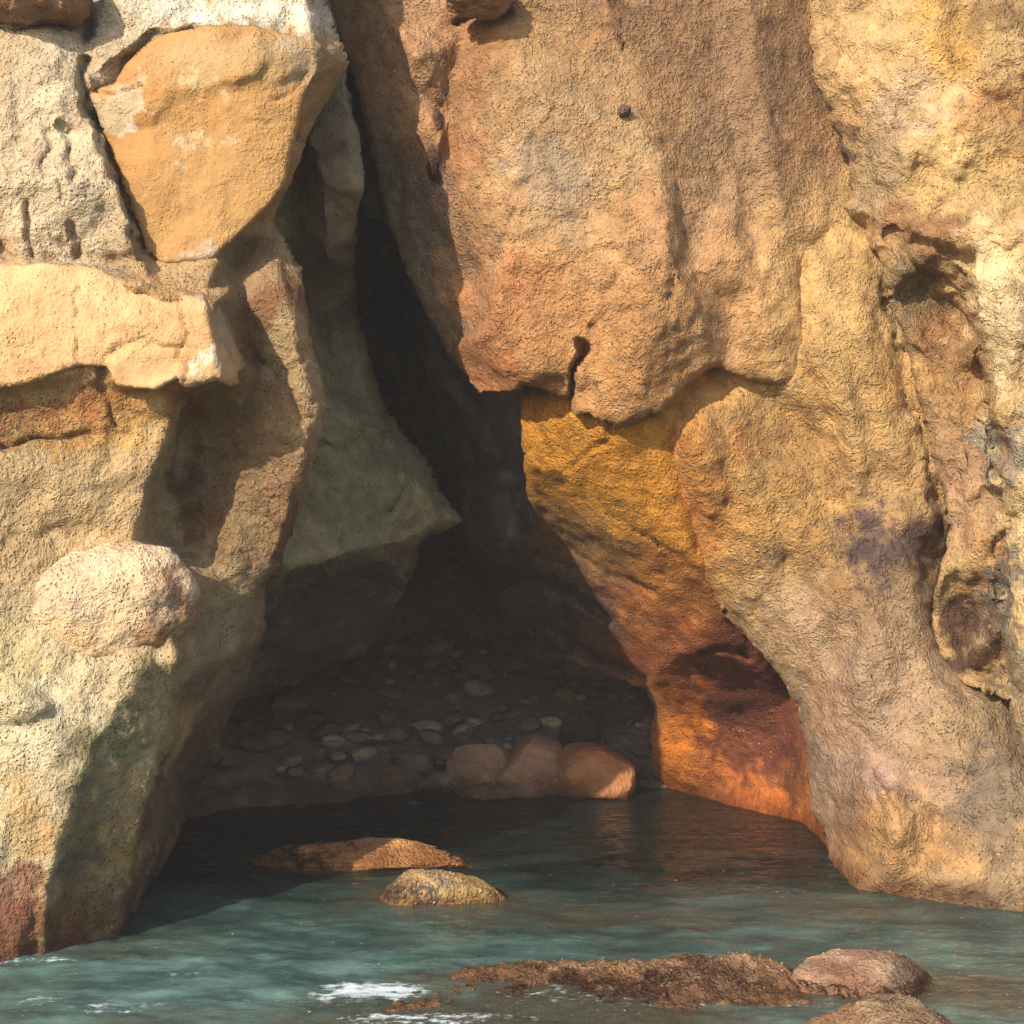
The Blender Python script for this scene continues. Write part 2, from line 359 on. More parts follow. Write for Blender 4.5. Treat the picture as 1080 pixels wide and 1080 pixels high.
left_cracks = [([(88, 60), (92, 110), (108, 145), (128, 200), (148, 268)], 4, .16), ([(92, 100), (120, 93), (155, 90)], 2.5, .05), ([(135, 75), (148, 50), (165, 34), (215, 30)], 3, .07),
               ([(70, 130), (72, 165), (80, 195)], 3, .07), ([(55, 140), (52, 160), (44, 185)], 2.5, .04), ([(60, 190), (66, 206)], 3, .05),
               ([(30, 215), (32, 270)], 3, .06), ([(78, 240), (82, 272)], 3.5, .07), ([(0, 262), (12, 275)], 5, .06), ([(60, 255), (95, 275)], 3, .04), ([(15, 145), (30, 160), (22, 165)], 2.5, .03),
               ([(0, 470), (20, 466), (60, 462), (100, 460)], 4, .12), ([(106, 382), (112, 410), (122, 446)], 3, .07), ([(85, 300), (80, 350), (86, 390)], 1.6, .02), ([(100, 385), (150, 362), (185, 375)], 2, .03),
               ([(0, 572), (50, 560), (80, 552)], 3, .04), ([(215, 312), (222, 350), (230, 400)], 2.5, .03), ([(95, 40), (92, 20), (95, -20)], 7, .35), ([(0, 29), (40, 32), (75, 24)], 4, .12),
               ([(205, 480), (240, 478), (262, 480)], 3, .06), ([(150, 880), (130, 985)], 3, .05), ([(270, 372), (320, 440), (335, 425)], 3, .05), ([(270, 380), (300, 392), (320, 372)], 3, .05)]
left_lines = [[(-100, 276, 9.96), (60, 276, 9.97), (128, 284, 10.0), (170, 300, 9.98), (216, 309, 9.95)], [(-100, 284, 9.72), (60, 284, 9.70), (122, 292, 9.7), (168, 308, 9.68), (214, 316, 9.66), (226, 350, 9.7), (232, 392, 9.72)],
              [(-100, 404, 9.62), (40, 400, 9.6), (75, 390, 9.6), (110, 384, 9.6), (128, 402, 9.6), (190, 402, 9.58), (232, 396, 9.72), (262, 388, 9.98)], [(40, 412, 9.72), (75, 402, 9.74), (130, 412, 9.74), (190, 412, 9.76), (235, 410, 10.1)],
              [(192, 412, 9.86), (178, 455, 9.84), (160, 500, 9.84), (146, 540, 9.84), (138, 570, 9.84), (176, 620, 9.9), (186, 700, 9.72)], [(202, 416, 10.3), (194, 455, 10.5), (184, 500, 10.5), (168, 540, 10.3), (156, 565, 10.1)],
              [(42, 1008, 9.42), (46, 940, 9.36), (62, 880, 9.34), (92, 800, 9.40), (140, 722, 9.6)], [(125, 985, 10.02), (134, 940, 9.92), (150, 880, 9.86), (166, 800, 10.0), (184, 730, 10.05), (200, 690, 10.1)],
              [(108, 142, 9.95), (125, 195, 9.9), (148, 268, 9.86)], [(112, 142, 10.3), (130, 195, 10.3), (156, 268, 10.2)],
              [(250, 296, 10.72), (262, 380, 10.72), (252, 470, 10.8), (262, 560, 10.85)], [(290, 250, 10.62), (308, 330, 10.42), (328, 430, 10.45), (314, 500, 10.6), (296, 570, 10.8)]]
def shallower(c):      # the inner face of the left cliff stands less far back than first measured
    x, y, Y_ = c
    return (x, y, 9.9 + (Y_ - 9.9) * .60) if 198 < x < 347 and 288 < y < 625 and Y_ > 10.15 else c
left_ctrl = [shallower(c) for c in left_ctrl]; left_lines = [[shallower(c) for c in l] for l in left_lines]
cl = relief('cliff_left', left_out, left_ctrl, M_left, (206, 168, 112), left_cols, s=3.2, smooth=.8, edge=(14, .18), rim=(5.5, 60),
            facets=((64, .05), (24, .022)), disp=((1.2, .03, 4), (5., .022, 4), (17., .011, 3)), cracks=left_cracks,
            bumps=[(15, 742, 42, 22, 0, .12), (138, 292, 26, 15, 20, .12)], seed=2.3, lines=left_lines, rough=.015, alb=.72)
tag(cl, kind='structure')

lg = relief('rock_slab', [(-260, 282), (0, 280), (60, 278), (100, 281), (138, 298), (165, 308), (215, 310), (230, 320), (244, 346), (254, 368), (262, 392), (258, 408), (242, 406), (228, 400), (212, 406), (196, 408), (186, 400), (165, 412), (140, 410), (124, 408), (112, 386), (80, 388), (52, 398), (20, 408), (-260, 440)],
            [(-260, 300, 9.66), (-260, 420, 9.6), (0, 280, 9.66), (100, 282, 9.66), (165, 308, 9.64), (0, 340, 9.55), (100, 340, 9.54), (0, 405, 9.5), (80, 388, 9.5), (112, 386, 9.52), (140, 408, 9.5), (186, 400, 9.5), (160, 345, 9.54), (262, 392, 10.1), (258, 408, 10.1), (230, 322, 9.78), (244, 346, 9.9)],
            M_smooth, (222, 176, 112), [(100, 300, 200, 18, 0, (226, 190, 130), .7), (235, 350, 18, 60, -20, (180, 156, 124), .95, .2), (180, 340, 24, 50, 0, (206, 150, 84), .5), (200, 398, 14, 9, 0, (228, 206, 176), .9, .3), (60, 400, 120, 10, 0, (206, 150, 96), .6), (60, 340, 60, 30, 0, (216, 172, 116), .5)],
            s=3., smooth=.6, edge=(4, .05), rim=(.6, 8), facets=((50, .030), (24, .012)), disp=((1.2, .015, 3), (5., .014, 4), (17., .007, 3)), seed=3.1, alb=.74,
            lines=[[(215, 311, 9.62), (220, 340, 9.56), (226, 370, 9.54), (232, 400, 9.54)], [(-100, 352, 9.54), (40, 350, 9.53), (110, 344, 9.52), (216, 340, 9.55)]],
            cracks=[([(84, 300), (80, 350), (86, 390)], 1.8, .03), ([(106, 382), (120, 370), (155, 360), (185, 366), (214, 372)], 2., .03), ([(190, 312), (196, 350), (192, 400)], 1.8, .03), ([(222, 330), (228, 360), (232, 400)], 2, .03)])
tag(lg, 'pale flat faced slab jutting as a ledge right below the ochre block', 'rock')
blk = relief('rock_block', [(92, 98), (118, 88), (140, 60), (165, 36), (215, 26), (270, 28), (330, 42), (338, 58), (334, 80), (322, 102), (316, 130), (308, 160), (301, 196), (288, 214), (262, 240), (238, 262), (226, 274), (170, 280), (152, 262), (130, 200), (110, 140)],
             [(92, 98, 10.08), (165, 36, 10.12), (270, 28, 10.14), (330, 44, 10.22), (338, 75, 10.3), (240, 55, 10.02), (180, 70, 10.04), (130, 105, 10.0), (160, 128, 10.0), (178, 96, 10.02), (300, 80, 10.1), (275, 75, 10.0), (285, 95, 10.08), (110, 140, 10.14), (200, 130, 10.1), (300, 196, 10.16), (150, 262, 10.12), (170, 278, 10.08), (230, 270, 10.1), (240, 200, 10.1)],
             M_smooth, (204, 150, 76), [(130, 110, 44, 24, -10, (212, 186, 142), .95, .15), (160, 122, 18, 8, -30, (240, 214, 190), .9, .3), (250, 60, 90, 30, 0, (200, 160, 100), .85, .3), (310, 60, 34, 24, 0, (204, 172, 124), .8, .4), (216, 152, 13, 8, -20, (230, 200, 150), .7, .5), (243, 147, 6, 7, 0, (230, 200, 150), .6, .4), (225, 95, 16, 5, 0, (226, 196, 140), .7, .4), (200, 275, 40, 8, 0, (200, 180, 150), .8, .4)],
             s=3., smooth=.8, edge=(5, .06), rim=(.5, 10), facets=((60, .012), (24, .008)), disp=((1.2, .012, 3), (5., .010, 4), (17., .004, 3)), seed=4.6, alb=.68,
             lines=[[(160, 128, 10.0), (178, 96, 10.02), (235, 84, 10.0), (262, 78, 9.98), (276, 60, 10.0), (270, 30, 10.1)], [(160, 134, 10.04), (182, 104, 10.045), (238, 94, 10.045), (272, 84, 10.045), (285, 60, 10.05)]],
             cracks=[([(95, 100), (120, 97), (155, 92)], 2, .05), ([(288, 105), (310, 95), (325, 80)], 2.4, .03), ([(262, 128), (290, 128), (312, 127)], 1.6, .015), ([(170, 230), (185, 245)], 1.6, .015)])
tag(blk, 'big smooth ochre wedge shaped rock block with pale chips, top left', 'rock')

# ------------------------------------------------------------------ slabs behind the left cliff
slab_out = [(100, -420), (350, -420), (352, 0), (362, 60), (374, 118), (385, 200), (376, 240), (372, 290), (378, 330), (388, 365), (402, 425), (425, 455), (446, 482), (468, 520), (485, 548),
            (462, 562), (442, 572), (436, 592), (432, 622), (410, 655), (386, 690), (330, 714), (240, 744), (200, 850), (100, 850)]
slab_ctrl = [(100, -400, 12.6), (350, -400, 12.4), (350, 0, 12.1), (374, 118, 11.7), (385, 200, 11.5), (376, 245, 11.9), (320, 130, 11.9), (340, 200, 11.4), (300, 250, 12.2), (345, 270, 11.6), (372, 290, 12.6),
             (320, 300, 12.6), (350, 330, 13.0), (378, 330, 13.6), (300, 400, 12.7), (345, 400, 13.0), (402, 425, 13.8), (380, 440, 13.2), (446, 482, 14.0), (360, 470, 12.8), (300, 500, 12.6), (430, 520, 13.4),
             (485, 548, 14.0), (440, 570, 13.6), (400, 578, 13.2), (350, 588, 12.9), (300, 598, 12.7), (300, 618, 13.9), (360, 606, 14.2), (430, 592, 14.8), (432, 622, 15.4), (386, 690, 16.2), (330, 680, 15.2), (330, 714, 16.4), (270, 680, 14.6),
             (240, 744, 15.6), (200, 850, 15.6), (150, 700, 14), (150, 500, 13)]
slab_cols = [(330, 160, 60, 70, 0, (176, 132, 90), .9), (350, 240, 40, 50, 0, (190, 150, 104), .9), (350, 300, 60, 50, 0, (150, 122, 94), .9), (390, 480, 120, 80, 20, (192, 180, 128), .9), (360, 660, 120, 55, -15, (132, 116, 112), .95, .3)]
sl = relief('cliff_slab', slab_out, slab_ctrl, M_cave, (206, 188, 136), slab_cols, s=3.6, smooth=.55, edge=(12, .2), rim=(5, 50), facets=((58, .20), (30, .07)), rough=.01,
            disp=((1.2, .08, 4), (5., .03, 4), (16., .008, 3)), seed=5.1, cracks=[([(300, 466), (360, 468), (402, 455), (425, 440)], 3, .12), ([(400, 455), (422, 500), (410, 540), (392, 560)], 3, .10)])
tag(sl, kind='structure')

# dark chock wedged in the crack, and the inner wall behind the opening
wd = relief('cliff_wedge', [(330, -420), (440, -420), (400, 0), (425, 120), (430, 226), (404, 222), (388, 224), (380, 180), (360, 80), (345, 0)],
            [(330, -400, 13), (440, -400, 13.2), (345, 0, 12.9), (400, 0, 13.2), (380, 150, 12.9), (430, 226, 13.6), (388, 224, 13.1)],
            M_cave, (120, 106, 98), (), s=4, edge=(10, .2), rim=(6, 20), facets=((40, .12), (20, .03)), seed=7.7)
tag(wd, kind='structure')
inner_out = [(395, -420), (900, -420), (900, 500), (700, 620), (640, 640), (600, 640), (575, 612), (530, 600), (498, 588), (486, 560), (482, 520), (462, 470), (446, 420), (440, 370), (425, 300), (405, 220)]
inner_ctrl = [(395, -400, 15.5), (700, -400, 15), (405, 220, 15.5), (425, 300, 16), (500, 300, 14.6), (446, 420, 16.4), (520, 430, 14.6), (560, 430, 14.5), (482, 520, 16.4), (540, 520, 15.0), (498, 588, 16.4), (575, 612, 15.8), (530, 560, 15.3), (700, 600, 15.2), (900, 0, 14), (900, 500, 14.4)]
iw = relief('cave_ceiling', inner_out, inner_ctrl, M_cave, (166, 150, 142), (), s=4.5, edge=(14, .35), rim=(5, 30), facets=((56, .42), (26, .12)), smooth=.6, seed=9.2, cracks=[([(400, 240), (470, 380), (520, 440), (560, 560)], 8, .4), ([(440, 400), (500, 470), (500, 590)], 6, .3), ([(460, 500), (560, 520)], 6, .3)])
tag(iw, kind='structure')

# ------------------------------------------------------------------ right side: inner orange wall
orange_out = [(548, 418), (560, 400), (640, 380), (900, 380), (960, 500), (960, 980), (880, 980), (850, 900), (770, 880), (700, 862), (690, 828), (686, 790), (688, 752), (680, 728), (640, 712), (596, 694), (584, 672), (545, 664), (530, 655),
              (521, 622), (548, 612), (520, 606), (500, 597), (494, 578), (530, 572), (560, 560), (556, 510), (550, 470)]
orange_ctrl = [(548, 400, 12.1), (552, 434, 12.0), (600, 440, 11.6), (650, 455, 11.38), (700, 440, 11.42), (740, 400, 11.62), (555, 490, 12.25), (600, 500, 11.95), (650, 520, 11.85), (700, 500, 11.6), (700, 560, 11.95), (650, 565, 12.3), (740, 600, 12.1),
               (960, 380, 12.8), (960, 600, 12.9), (564, 548, 13.4), (545, 560, 14.4), (580, 580, 14.0), (620, 605, 13.6), (520, 580, 15.4), (500, 590, 15.8), (560, 640, 15.0), (530, 650, 15.6), (600, 680, 15.1), (690, 628, 12.8), (745, 640, 12.6), (655, 650, 13.7), (690, 680, 13.5), (680, 722, 14.6),
               (715, 690, 13.3), (745, 688, 13.05), (780, 690, 13.05),
               (690, 714, 13.9), (740, 704, 13.6), (785, 704, 13.5), (690, 800, 15.2), (700, 828, 15.46), (730, 760, 14.5), (740, 838, 14.9), (780, 760, 14.3), (770, 850, 14.36), (810, 800, 14.2), (830, 740, 13.9), (850, 868, 13.6), (864, 882, 12.95), (882, 896, 12.5), (850, 800, 13.6), (960, 900, 13)]
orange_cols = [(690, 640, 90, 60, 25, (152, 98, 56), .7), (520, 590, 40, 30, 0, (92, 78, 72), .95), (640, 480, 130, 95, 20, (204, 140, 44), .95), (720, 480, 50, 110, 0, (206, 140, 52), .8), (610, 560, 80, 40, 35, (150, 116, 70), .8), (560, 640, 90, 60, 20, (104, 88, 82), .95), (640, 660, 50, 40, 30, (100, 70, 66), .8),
               (700, 640, 70, 34, 25, (180, 112, 48), .7), (700, 690, 54, 30, 20, (164, 92, 50), .9), (798, 752, 84, 96, 16, (116, 62, 44), .98, .4), (715, 790, 26, 55, 0, (216, 126, 34), .95), (800, 838, 60, 24, 20, (196, 112, 48), .9), (690, 840, 200, 10, 10, (190, 110, 50), .6)]  # maroon patch: deep red rock, with the shade under the arch ledge painted in
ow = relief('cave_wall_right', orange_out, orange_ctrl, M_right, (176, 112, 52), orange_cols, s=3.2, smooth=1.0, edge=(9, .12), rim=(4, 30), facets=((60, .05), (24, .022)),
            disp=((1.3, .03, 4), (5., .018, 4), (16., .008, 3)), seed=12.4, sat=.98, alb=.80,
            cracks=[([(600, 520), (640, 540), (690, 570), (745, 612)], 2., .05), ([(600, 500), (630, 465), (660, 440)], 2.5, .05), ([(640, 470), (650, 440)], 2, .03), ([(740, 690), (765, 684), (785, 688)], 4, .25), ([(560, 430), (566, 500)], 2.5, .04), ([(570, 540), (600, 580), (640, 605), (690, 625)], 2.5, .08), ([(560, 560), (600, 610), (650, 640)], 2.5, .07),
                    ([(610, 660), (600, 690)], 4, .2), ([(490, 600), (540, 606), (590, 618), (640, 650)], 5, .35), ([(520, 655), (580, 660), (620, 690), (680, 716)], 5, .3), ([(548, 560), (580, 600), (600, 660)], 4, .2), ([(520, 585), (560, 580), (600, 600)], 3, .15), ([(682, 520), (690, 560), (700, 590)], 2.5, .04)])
tag(ow, kind='structure')

# ------------------------------------------------------------------ right side: main body and pillar
body_out = [(690, 380), (700, 330), (800, 100), (800, -420), (1500, -420), (1500, 1260), (890, 1200), (884, 1000), (886, 928), (872, 905), (866, 878), (853, 852), (852, 800), (840, 745), (812, 702), (778, 664), (748, 622), (728, 580), (712, 540), (701, 490), (698, 440)]
body_ctrl = [(800, -400, 12), (1500, -400, 11), (1500, 1200, 10.2), (1500, 500, 10.6), (700, 350, 11.9), (850, 0, 11.9), (850, 150, 11.7), (850, 300, 11.45), (850, 420, 11.55), (800, 400, 11.66), (760, 400, 11.66), (700, 430, 11.46), (702, 480, 11.56), (735, 470, 11.38), (712, 545, 12.0), (728, 580, 12.1), (748, 622, 12.25), (765, 560, 11.8), (740, 520, 11.6), (780, 662, 12.35), (800, 640, 12.0),
             (842, 745, 12.2), (860, 720, 11.85), (854, 800, 12.2), (870, 800, 11.75), (866, 880, 12.4), (880, 850, 11.75), (886, 928, 11.6), (900, 935, 11.3), (950, 945, 11.0), (1080, 962, 10.55), (890, 1190, 11.5), (1080, 1180, 10.6),
             (820, 560, 11.65), (780, 500, 11.6), (850, 500, 11.6), (860, 460, 11.8), (900, 520, 11.5), (870, 560, 11.6), (900, 430, 11.35), (950, 560, 11.4), (920, 640, 11.35), (900, 720, 11.35), (930, 800, 11.2), (920, 820, 10.95), (950, 850, 10.85), (990, 850, 11.0), (940, 920, 10.95), (1000, 930, 10.8),
             (945, 400, 11.45), (1000, 300, 11.9), (1050, 150, 12.2), (985, 420, 11.55), (1060, 400, 12.), (915, 300, 11.4), (975, 500, 11.4), (985, 545, 11.35), (960, 545, 11.38), (1080, 500, 12.), (1020, 560, 12.), (1080, 700, 11.8), (1020, 620, 12.2), (1000, 650, 12.1), (1040, 690, 12.1), (972, 640, 11.4), (988, 720, 11.2), (1040, 745, 11.15), (1000, 770, 11.05), (1080, 850, 10.7), (900, 350, 11.3)]
body_cols = [(900, 330, 90, 120, 0, (214, 168, 92), .8), (860, 420, 120, 60, 0, (206, 158, 84), .8), (850, 490, 80, 40, 30, (166, 118, 58), .5), (860, 530, 30, 18, 20, (116, 70, 34), .6), (800, 580, 100, 90, 20, (206, 152, 66), .8), (728, 500, 46, 120, 0, (210, 136, 44), .95),
             (880, 640, 60, 50, 0, (166, 130, 80), .8), (900, 800, 170, 150, 0, (178, 140, 106), .9), (820, 680, 60, 60, 40, (200, 160, 112), .8), (940, 720, 90, 60, 0, (184, 148, 110), .8),
             (935, 575, 48, 34, 8, (90, 70, 74), .95, .4), (985, 590, 30, 40, 0, (120, 90, 80), .6), (820, 590, 22, 10, 0, (122, 92, 92), .6, .4), (930, 640, 60, 30, 0, (150, 120, 92), .5), (1050, 830, 50, 100, 0, (110, 100, 92), .85), (960, 900, 90, 42, 8, (208, 150, 74), .8), (900, 830, 40, 30, 0, (190, 150, 128), .5), (890, 890, 20, 60, 0, (160, 110, 74), .6), (1000, 760, 40, 20, 0, (206, 170, 98), .5), (1040, 940, 80, 30, 0, (146, 122, 98), .6), (1300, 500, 300, 600, 0, (196, 156, 96), .6)]
bd = relief('cliff_right', body_out, body_ctrl, M_right, (198, 154, 90), body_cols, s=3.2, smooth=1.6, edge=(16, .3), rim=(4.5, 50), facets=((70, .04), (24, .018)),
            disp=((1.3, .03, 4), (5., .022, 4), (17., .012, 3)), seed=15.8, alb=.74, rough=.015,
            bumps=[(880, 420, 26, 110, -14, .09), (930, 410, 18, 120, -14, .08), (790, 540, 30, 90, -18, .06), (850, 560, 26, 100, -20, .07), (930, 870, 56, 56, 0, .14), (1000, 800, 30, 80, 0, .07), (910, 690, 34, 80, -10, .06), (960, 600, 22, 80, -8, .07), (860, 700, 20, 90, -20, .06), (740, 490, 26, 70, -8, .07), (1010, 900, 40, 50, 0, .08)], cracks=[([(940, 320), (960, 420), (985, 500), (996, 560)], 4, .10), ([(860, 400), (880, 470), (900, 540), (905, 600)], 7, .05), ([(932, 815), (945, 845), (970, 848), (990, 862)], 5, .10), ([(760, 420), (775, 520), (800, 600)], 9, .03)])
tag(bd, kind='structure')

# hanging nose over the orange wall
nose_out = [(320, -420), (900, -420), (905, 0), (930, 150), (935, 300), (890, 400), (850, 424), (828, 408), (800, 401), (776, 396), (760, 388), (745, 390), (728, 406), (712, 424), (697, 438), (684, 436), (672, 444), (655, 450), (638, 444), (622, 436), (604, 438),
            (598, 420), (572, 412), (552, 405), (546, 414), (525, 416), (504, 414), (492, 398), (470, 370), (452, 335), (430, 290), (415, 250), (405, 220), (394, 170), (382, 120), (366, 62), (352, 25), (340, -15)]
nose_ctrl = [(320, -400, 12.4), (600, -400, 11.7), (900, -400, 12.2), (340, -15, 12.1), (366, 60, 12.0), (382, 120, 12.0), (405, 220, 12.1), (430, 290, 12.2), (470, 370, 12.3), (495, 400, 12.1),
             (400, 40, 11.62), (420, 120, 11.62), (445, 220, 11.75), (470, 300, 11.9), (440, 60, 11.22), (462, 150, 11.35), (474, 240, 11.6), (540, 402, 11.4), (546, 412, 11.42), (552, 360, 11.15), (590, 400, 11.3), (598, 418, 11.38), (606, 430, 11.3), (570, 300, 11.12),
             (625, 430, 11.22), (655, 448, 11.2), (697, 436, 11.18), (640, 400, 11.05), (728, 404, 11.24), (760, 388, 11.36), (800, 400, 11.45), (828, 408, 11.52), (850, 424, 11.68),
             (560, 20, 11.2), (620, 60, 11.12), (630, 150, 11.02), (640, 200, 11.0), (600, 250, 11.05), (680, 60, 11.18), (720, 160, 11.15), (730, 240, 11.2), (770, 330, 11.32), (850, 300, 11.6), (870, 150, 11.7), (850, 0, 11.75), (935, 300, 11.95), (920, 150, 12.0), (905, 0, 12.1)]
nose_lines = [[(400, 0, 11.55), (425, 90, 11.5), (448, 170, 11.55), (452, 215, 11.65), (500, 290, 11.75), (506, 345, 11.7)],
              [(484, -20, 11.48), (486, 40, 11.52), (474, 120, 11.56), (468, 190, 11.55), (488, 240, 11.55), (514, 290, 11.42), (508, 350, 11.4)],
              [(540, -20, 11.18), (534, 60, 11.16), (520, 130, 11.2), (508, 220, 11.3)], [(586, 108, 11.02), (560, 190, 11.05), (536, 250, 11.12), (524, 310, 11.16), (520, 350, 11.2)],
              [(650, -20, 11.2), (654, 60, 11.16), (668, 130, 11.02), (692, 185, 10.92), (703, 225, 10.86), (706, 268, 10.80)], [(706, 268, 10.80), (738, 325, 10.98), (752, 384, 11.28)],
              [(712, 180, 11.10), (724, 235, 11.16), (728, 280, 11.10), (752, 330, 11.2), (765, 380, 11.38)], [(706, 268, 10.80), (660, 300, 10.90), (628, 346, 11.0), (600, 366, 11.08)],
              [(706, 272, 10.82), (690, 340, 10.86), (676, 395, 10.96), (668, 436, 11.12)], [(508, 352, 11.28), (532, 384, 11.22), (560, 392, 11.16), (598, 396, 11.16)],
              [(750, -20, 11.42), (762, 90, 11.42), (780, 170, 11.38), (800, 230, 11.42)], [(790, -20, 11.34), (800, 90, 11.3), (816, 170, 11.28), (828, 240, 11.34), (842, 330, 11.42), (846, 390, 11.55)], [(770, 250, 11.2), (800, 300, 11.22), (815, 380, 11.38)]]
nose_cols = [(420, 60, 60, 90, 20, (204, 152, 104), .7), (500, 60, 50, 60, 0, (170, 112, 60), .8), (470, 190, 30, 60, 10, (184, 116, 62), .7), (440, 250, 50, 130, -25, (128, 116, 100), .75), (560, 80, 70, 60, 0, (190, 146, 88), .8), (600, 170, 60, 90, 20, (198, 158, 106), .9), (590, 190, 30, 40, 0, (166, 142, 116), .6),
             (690, 150, 50, 40, 0, (208, 168, 108), .7), (720, 30, 130, 50, 10, (158, 118, 80), .8), (720, 200, 60, 90, 20, (196, 144, 84), .8), (770, 160, 80, 110, 20, (176, 134, 90), .9), (820, 60, 50, 80, 0, (156, 116, 78), .8),
             (600, 340, 110, 70, 0, (200, 138, 72), .9), (520, 330, 26, 70, 0, (206, 138, 78), .8), (530, 395, 60, 22, 10, (196, 118, 50), .8), (660, 400, 70, 50, 0, (198, 138, 68), .8), (700, 320, 60, 50, 0, (190, 134, 72), .6), (860, 300, 60, 90, 0, (210, 162, 90), .9), (830, 370, 60, 40, 0, (204, 156, 84), .9), (780, 300, 30, 80, -20, (196, 142, 80), .7), (645, 20, 12, 40, 0, (120, 74, 48), .7)]
ns = relief('cliff_overhang', nose_out, nose_ctrl, M_right, (192, 144, 88), nose_cols, s=3.2, smooth=.75, edge=(7, .10), rim=(2.2, 12), facets=((56, .035), (22, .014)),
            disp=((1.3, .03, 4), (5., .020, 4), (17., .010, 3)), stretch=(1, 1, .75), seed=19.3, alb=.76, rough=.012, lines=nose_lines,
            cracks=[([(584, 110), (565, 150), (555, 190), (540, 230), (528, 260), (520, 300), (505, 340)], 2.2, .045), ([(536, 20), (528, 70), (514, 130), (504, 200)], 2.4, .03), ([(468, 80), (464, 115), (458, 180)], 2.5, .04), ([(614, 364), (604, 392), (601, 430)], 2.8, .32), ([(668, 255), (650, 290), (632, 335), (626, 350)], 2.0, .05),
                    ([(652, 0), (654, 50)], 2.5, .07), ([(622, 20), (622, 50)], 2.5, .05), ([(590, 290), (620, 270), (650, 262)], 2.5, .03), ([(480, 22), (500, 20), (535, 14)], 4, .12), ([(706, 280), (712, 310), (706, 330)], 2.2, .04), ([(640, 350), (660, 335), (690, 318)], 2.4, .04)])
tag(ns, kind='structure')

# rightmost mass
far_out = [(825, -420), (1500, -420), (1500, 1200), (1130, 1120), (1110, 960), (1088, 830), (1066, 738), (1048, 728), (1020, 722), (1000, 712), (985, 680), (980, 640), (992, 600), (1002, 560), (988, 490), (966, 412), (946, 332), (925, 288), (906, 250), (890, 215), (884, 170), (868, 104), (856, 50), (845, -10)]
far_ctrl = [(825, -400, 12), (1500, -400, 10.6), (1500, 1200, 9.8), (1500, 400, 10), (845, -10, 11.75), (868, 100, 11.6), (884, 170, 11.55), (890, 215, 11.5), (925, 285, 11.4), (930, 0, 11.2), (940, 120, 11.05), (960, 200, 11.0), (930, 240, 11.1), (1000, 60, 10.9), (1080, 0, 10.8), (1080, 150, 10.75), (1010, 200, 10.85),
            (1000, 255, 10.75), (1030, 265, 10.65), (950, 290, 11.15), (935, 330, 11.3), (965, 300, 11.5), (1010, 330, 11.4), (1018, 292, 10.9), (1026, 290, 10.6), (1080, 260, 10.5), (966, 412, 11.35), (1000, 390, 11.2), (1030, 400, 11.1), (1040, 370, 10.65), (1048, 440, 10.6), (1035, 450, 11.0), (988, 490, 11.3), (1020, 520, 11.05), (1050, 520, 10.95), (1062, 510, 10.6), (1080, 500, 10.5), (1002, 560, 11.25), (1040, 600, 11.0),
            (1000, 602, 11.15), (992, 612, 11.15), (1010, 640, 11.5), (1030, 640, 11.5), (1020, 700, 11.5), (990, 650, 11.5), (1045, 630, 10.95), (1050, 715, 11.6), (1062, 660, 10.85), (1078, 640, 10.6), (1080, 740, 10.7), (1100, 900, 10.6), (1070, 580, 10.7), (1000, 712, 11.4)]
far_cols = [(950, 60, 90, 100, 0, (212, 172, 108), .9), (1000, 40, 50, 30, 10, (214, 160, 56), .8), (1080, 10, 80, 24, 0, (140, 104, 56), .8), (1060, 120, 50, 40, 0, (190, 130, 60), .7), (960, 120, 50, 40, 20, (214, 178, 140), .6), (1000, 180, 70, 40, 0, (204, 164, 92), .8), (880, 170, 14, 40, 0, (90, 60, 60), .85), (930, 180, 30, 50, 0, (170, 140, 104), .6),
            (980, 250, 50, 34, 20, (150, 96, 50), .8), (960, 320, 50, 40, 0, (110, 96, 74), .7), (1000, 360, 40, 40, 0, (150, 104, 56), .7), (1060, 330, 30, 90, 0, (232, 198, 138), .95), (1000, 430, 36, 60, -10, (170, 126, 72), .8), (1030, 420, 14, 50, 0, (196, 150, 84), .6), (1010, 520, 40, 60, 0, (184, 140, 98), .9), (1050, 490, 14, 40, 0, (150, 140, 122), .9), (1080, 560, 24, 120, 0, (226, 190, 128), .9), (1055, 620, 10, 50, 0, (112, 108, 102), .9), (1030, 600, 20, 30, 0, (196, 140, 76), .7),
            (1015, 670, 34, 50, 0, (98, 64, 48), .95, .3), (1070, 700, 14, 60, 0, (150, 138, 112), .7), (1100, 850, 50, 100, 0, (120, 106, 92), .8)]
fr = relief('cliff_shoulder', far_out, far_ctrl, M_right, (204, 162, 98), far_cols, s=3.2, smooth=1.0, edge=(9, .12), rim=(3, 40), facets=((50, .06), (20, .03)),
            disp=((1.3, .04, 4), (5., .04, 4), (16., .016, 3)), seed=23.9, alb=.78, rough=.03,
            bumps=[(960, 50, 50, 90, 10, .10), (1010, 140, 60, 50, 20, .12), (940, 160, 26, 60, -10, .09), (1050, 60, 40, 50, 0, .10), (1010, 450, 12, 80, -8, .08), (985, 430, 10, 80, -12, .06), (1030, 240, 46, 26, 15, .12), (1065, 340, 20, 60, 0, .08), (1030, 560, 14, 60, -6, .08), (980, 245, 30, 16, 30, .10), (1075, 660, 14, 40, 0, .08)],
            cracks=[([(1030, 370), (1040, 420), (1045, 470), (1060, 540), (1052, 640)], 4, .15), ([(905, 240), (918, 275), (928, 300)], 6, .2), ([(960, 255), (990, 262), (1020, 275)], 5, .12), ([(940, 250), (970, 285), (1000, 300)], 5, .12), ([(1040, 640), (1060, 700), (1075, 740)], 3, .1), ([(870, 120), (878, 160), (888, 205)], 9, .25), ([(1000, 700), (1010, 730)], 3, .15)])
tag(fr, kind='structure')

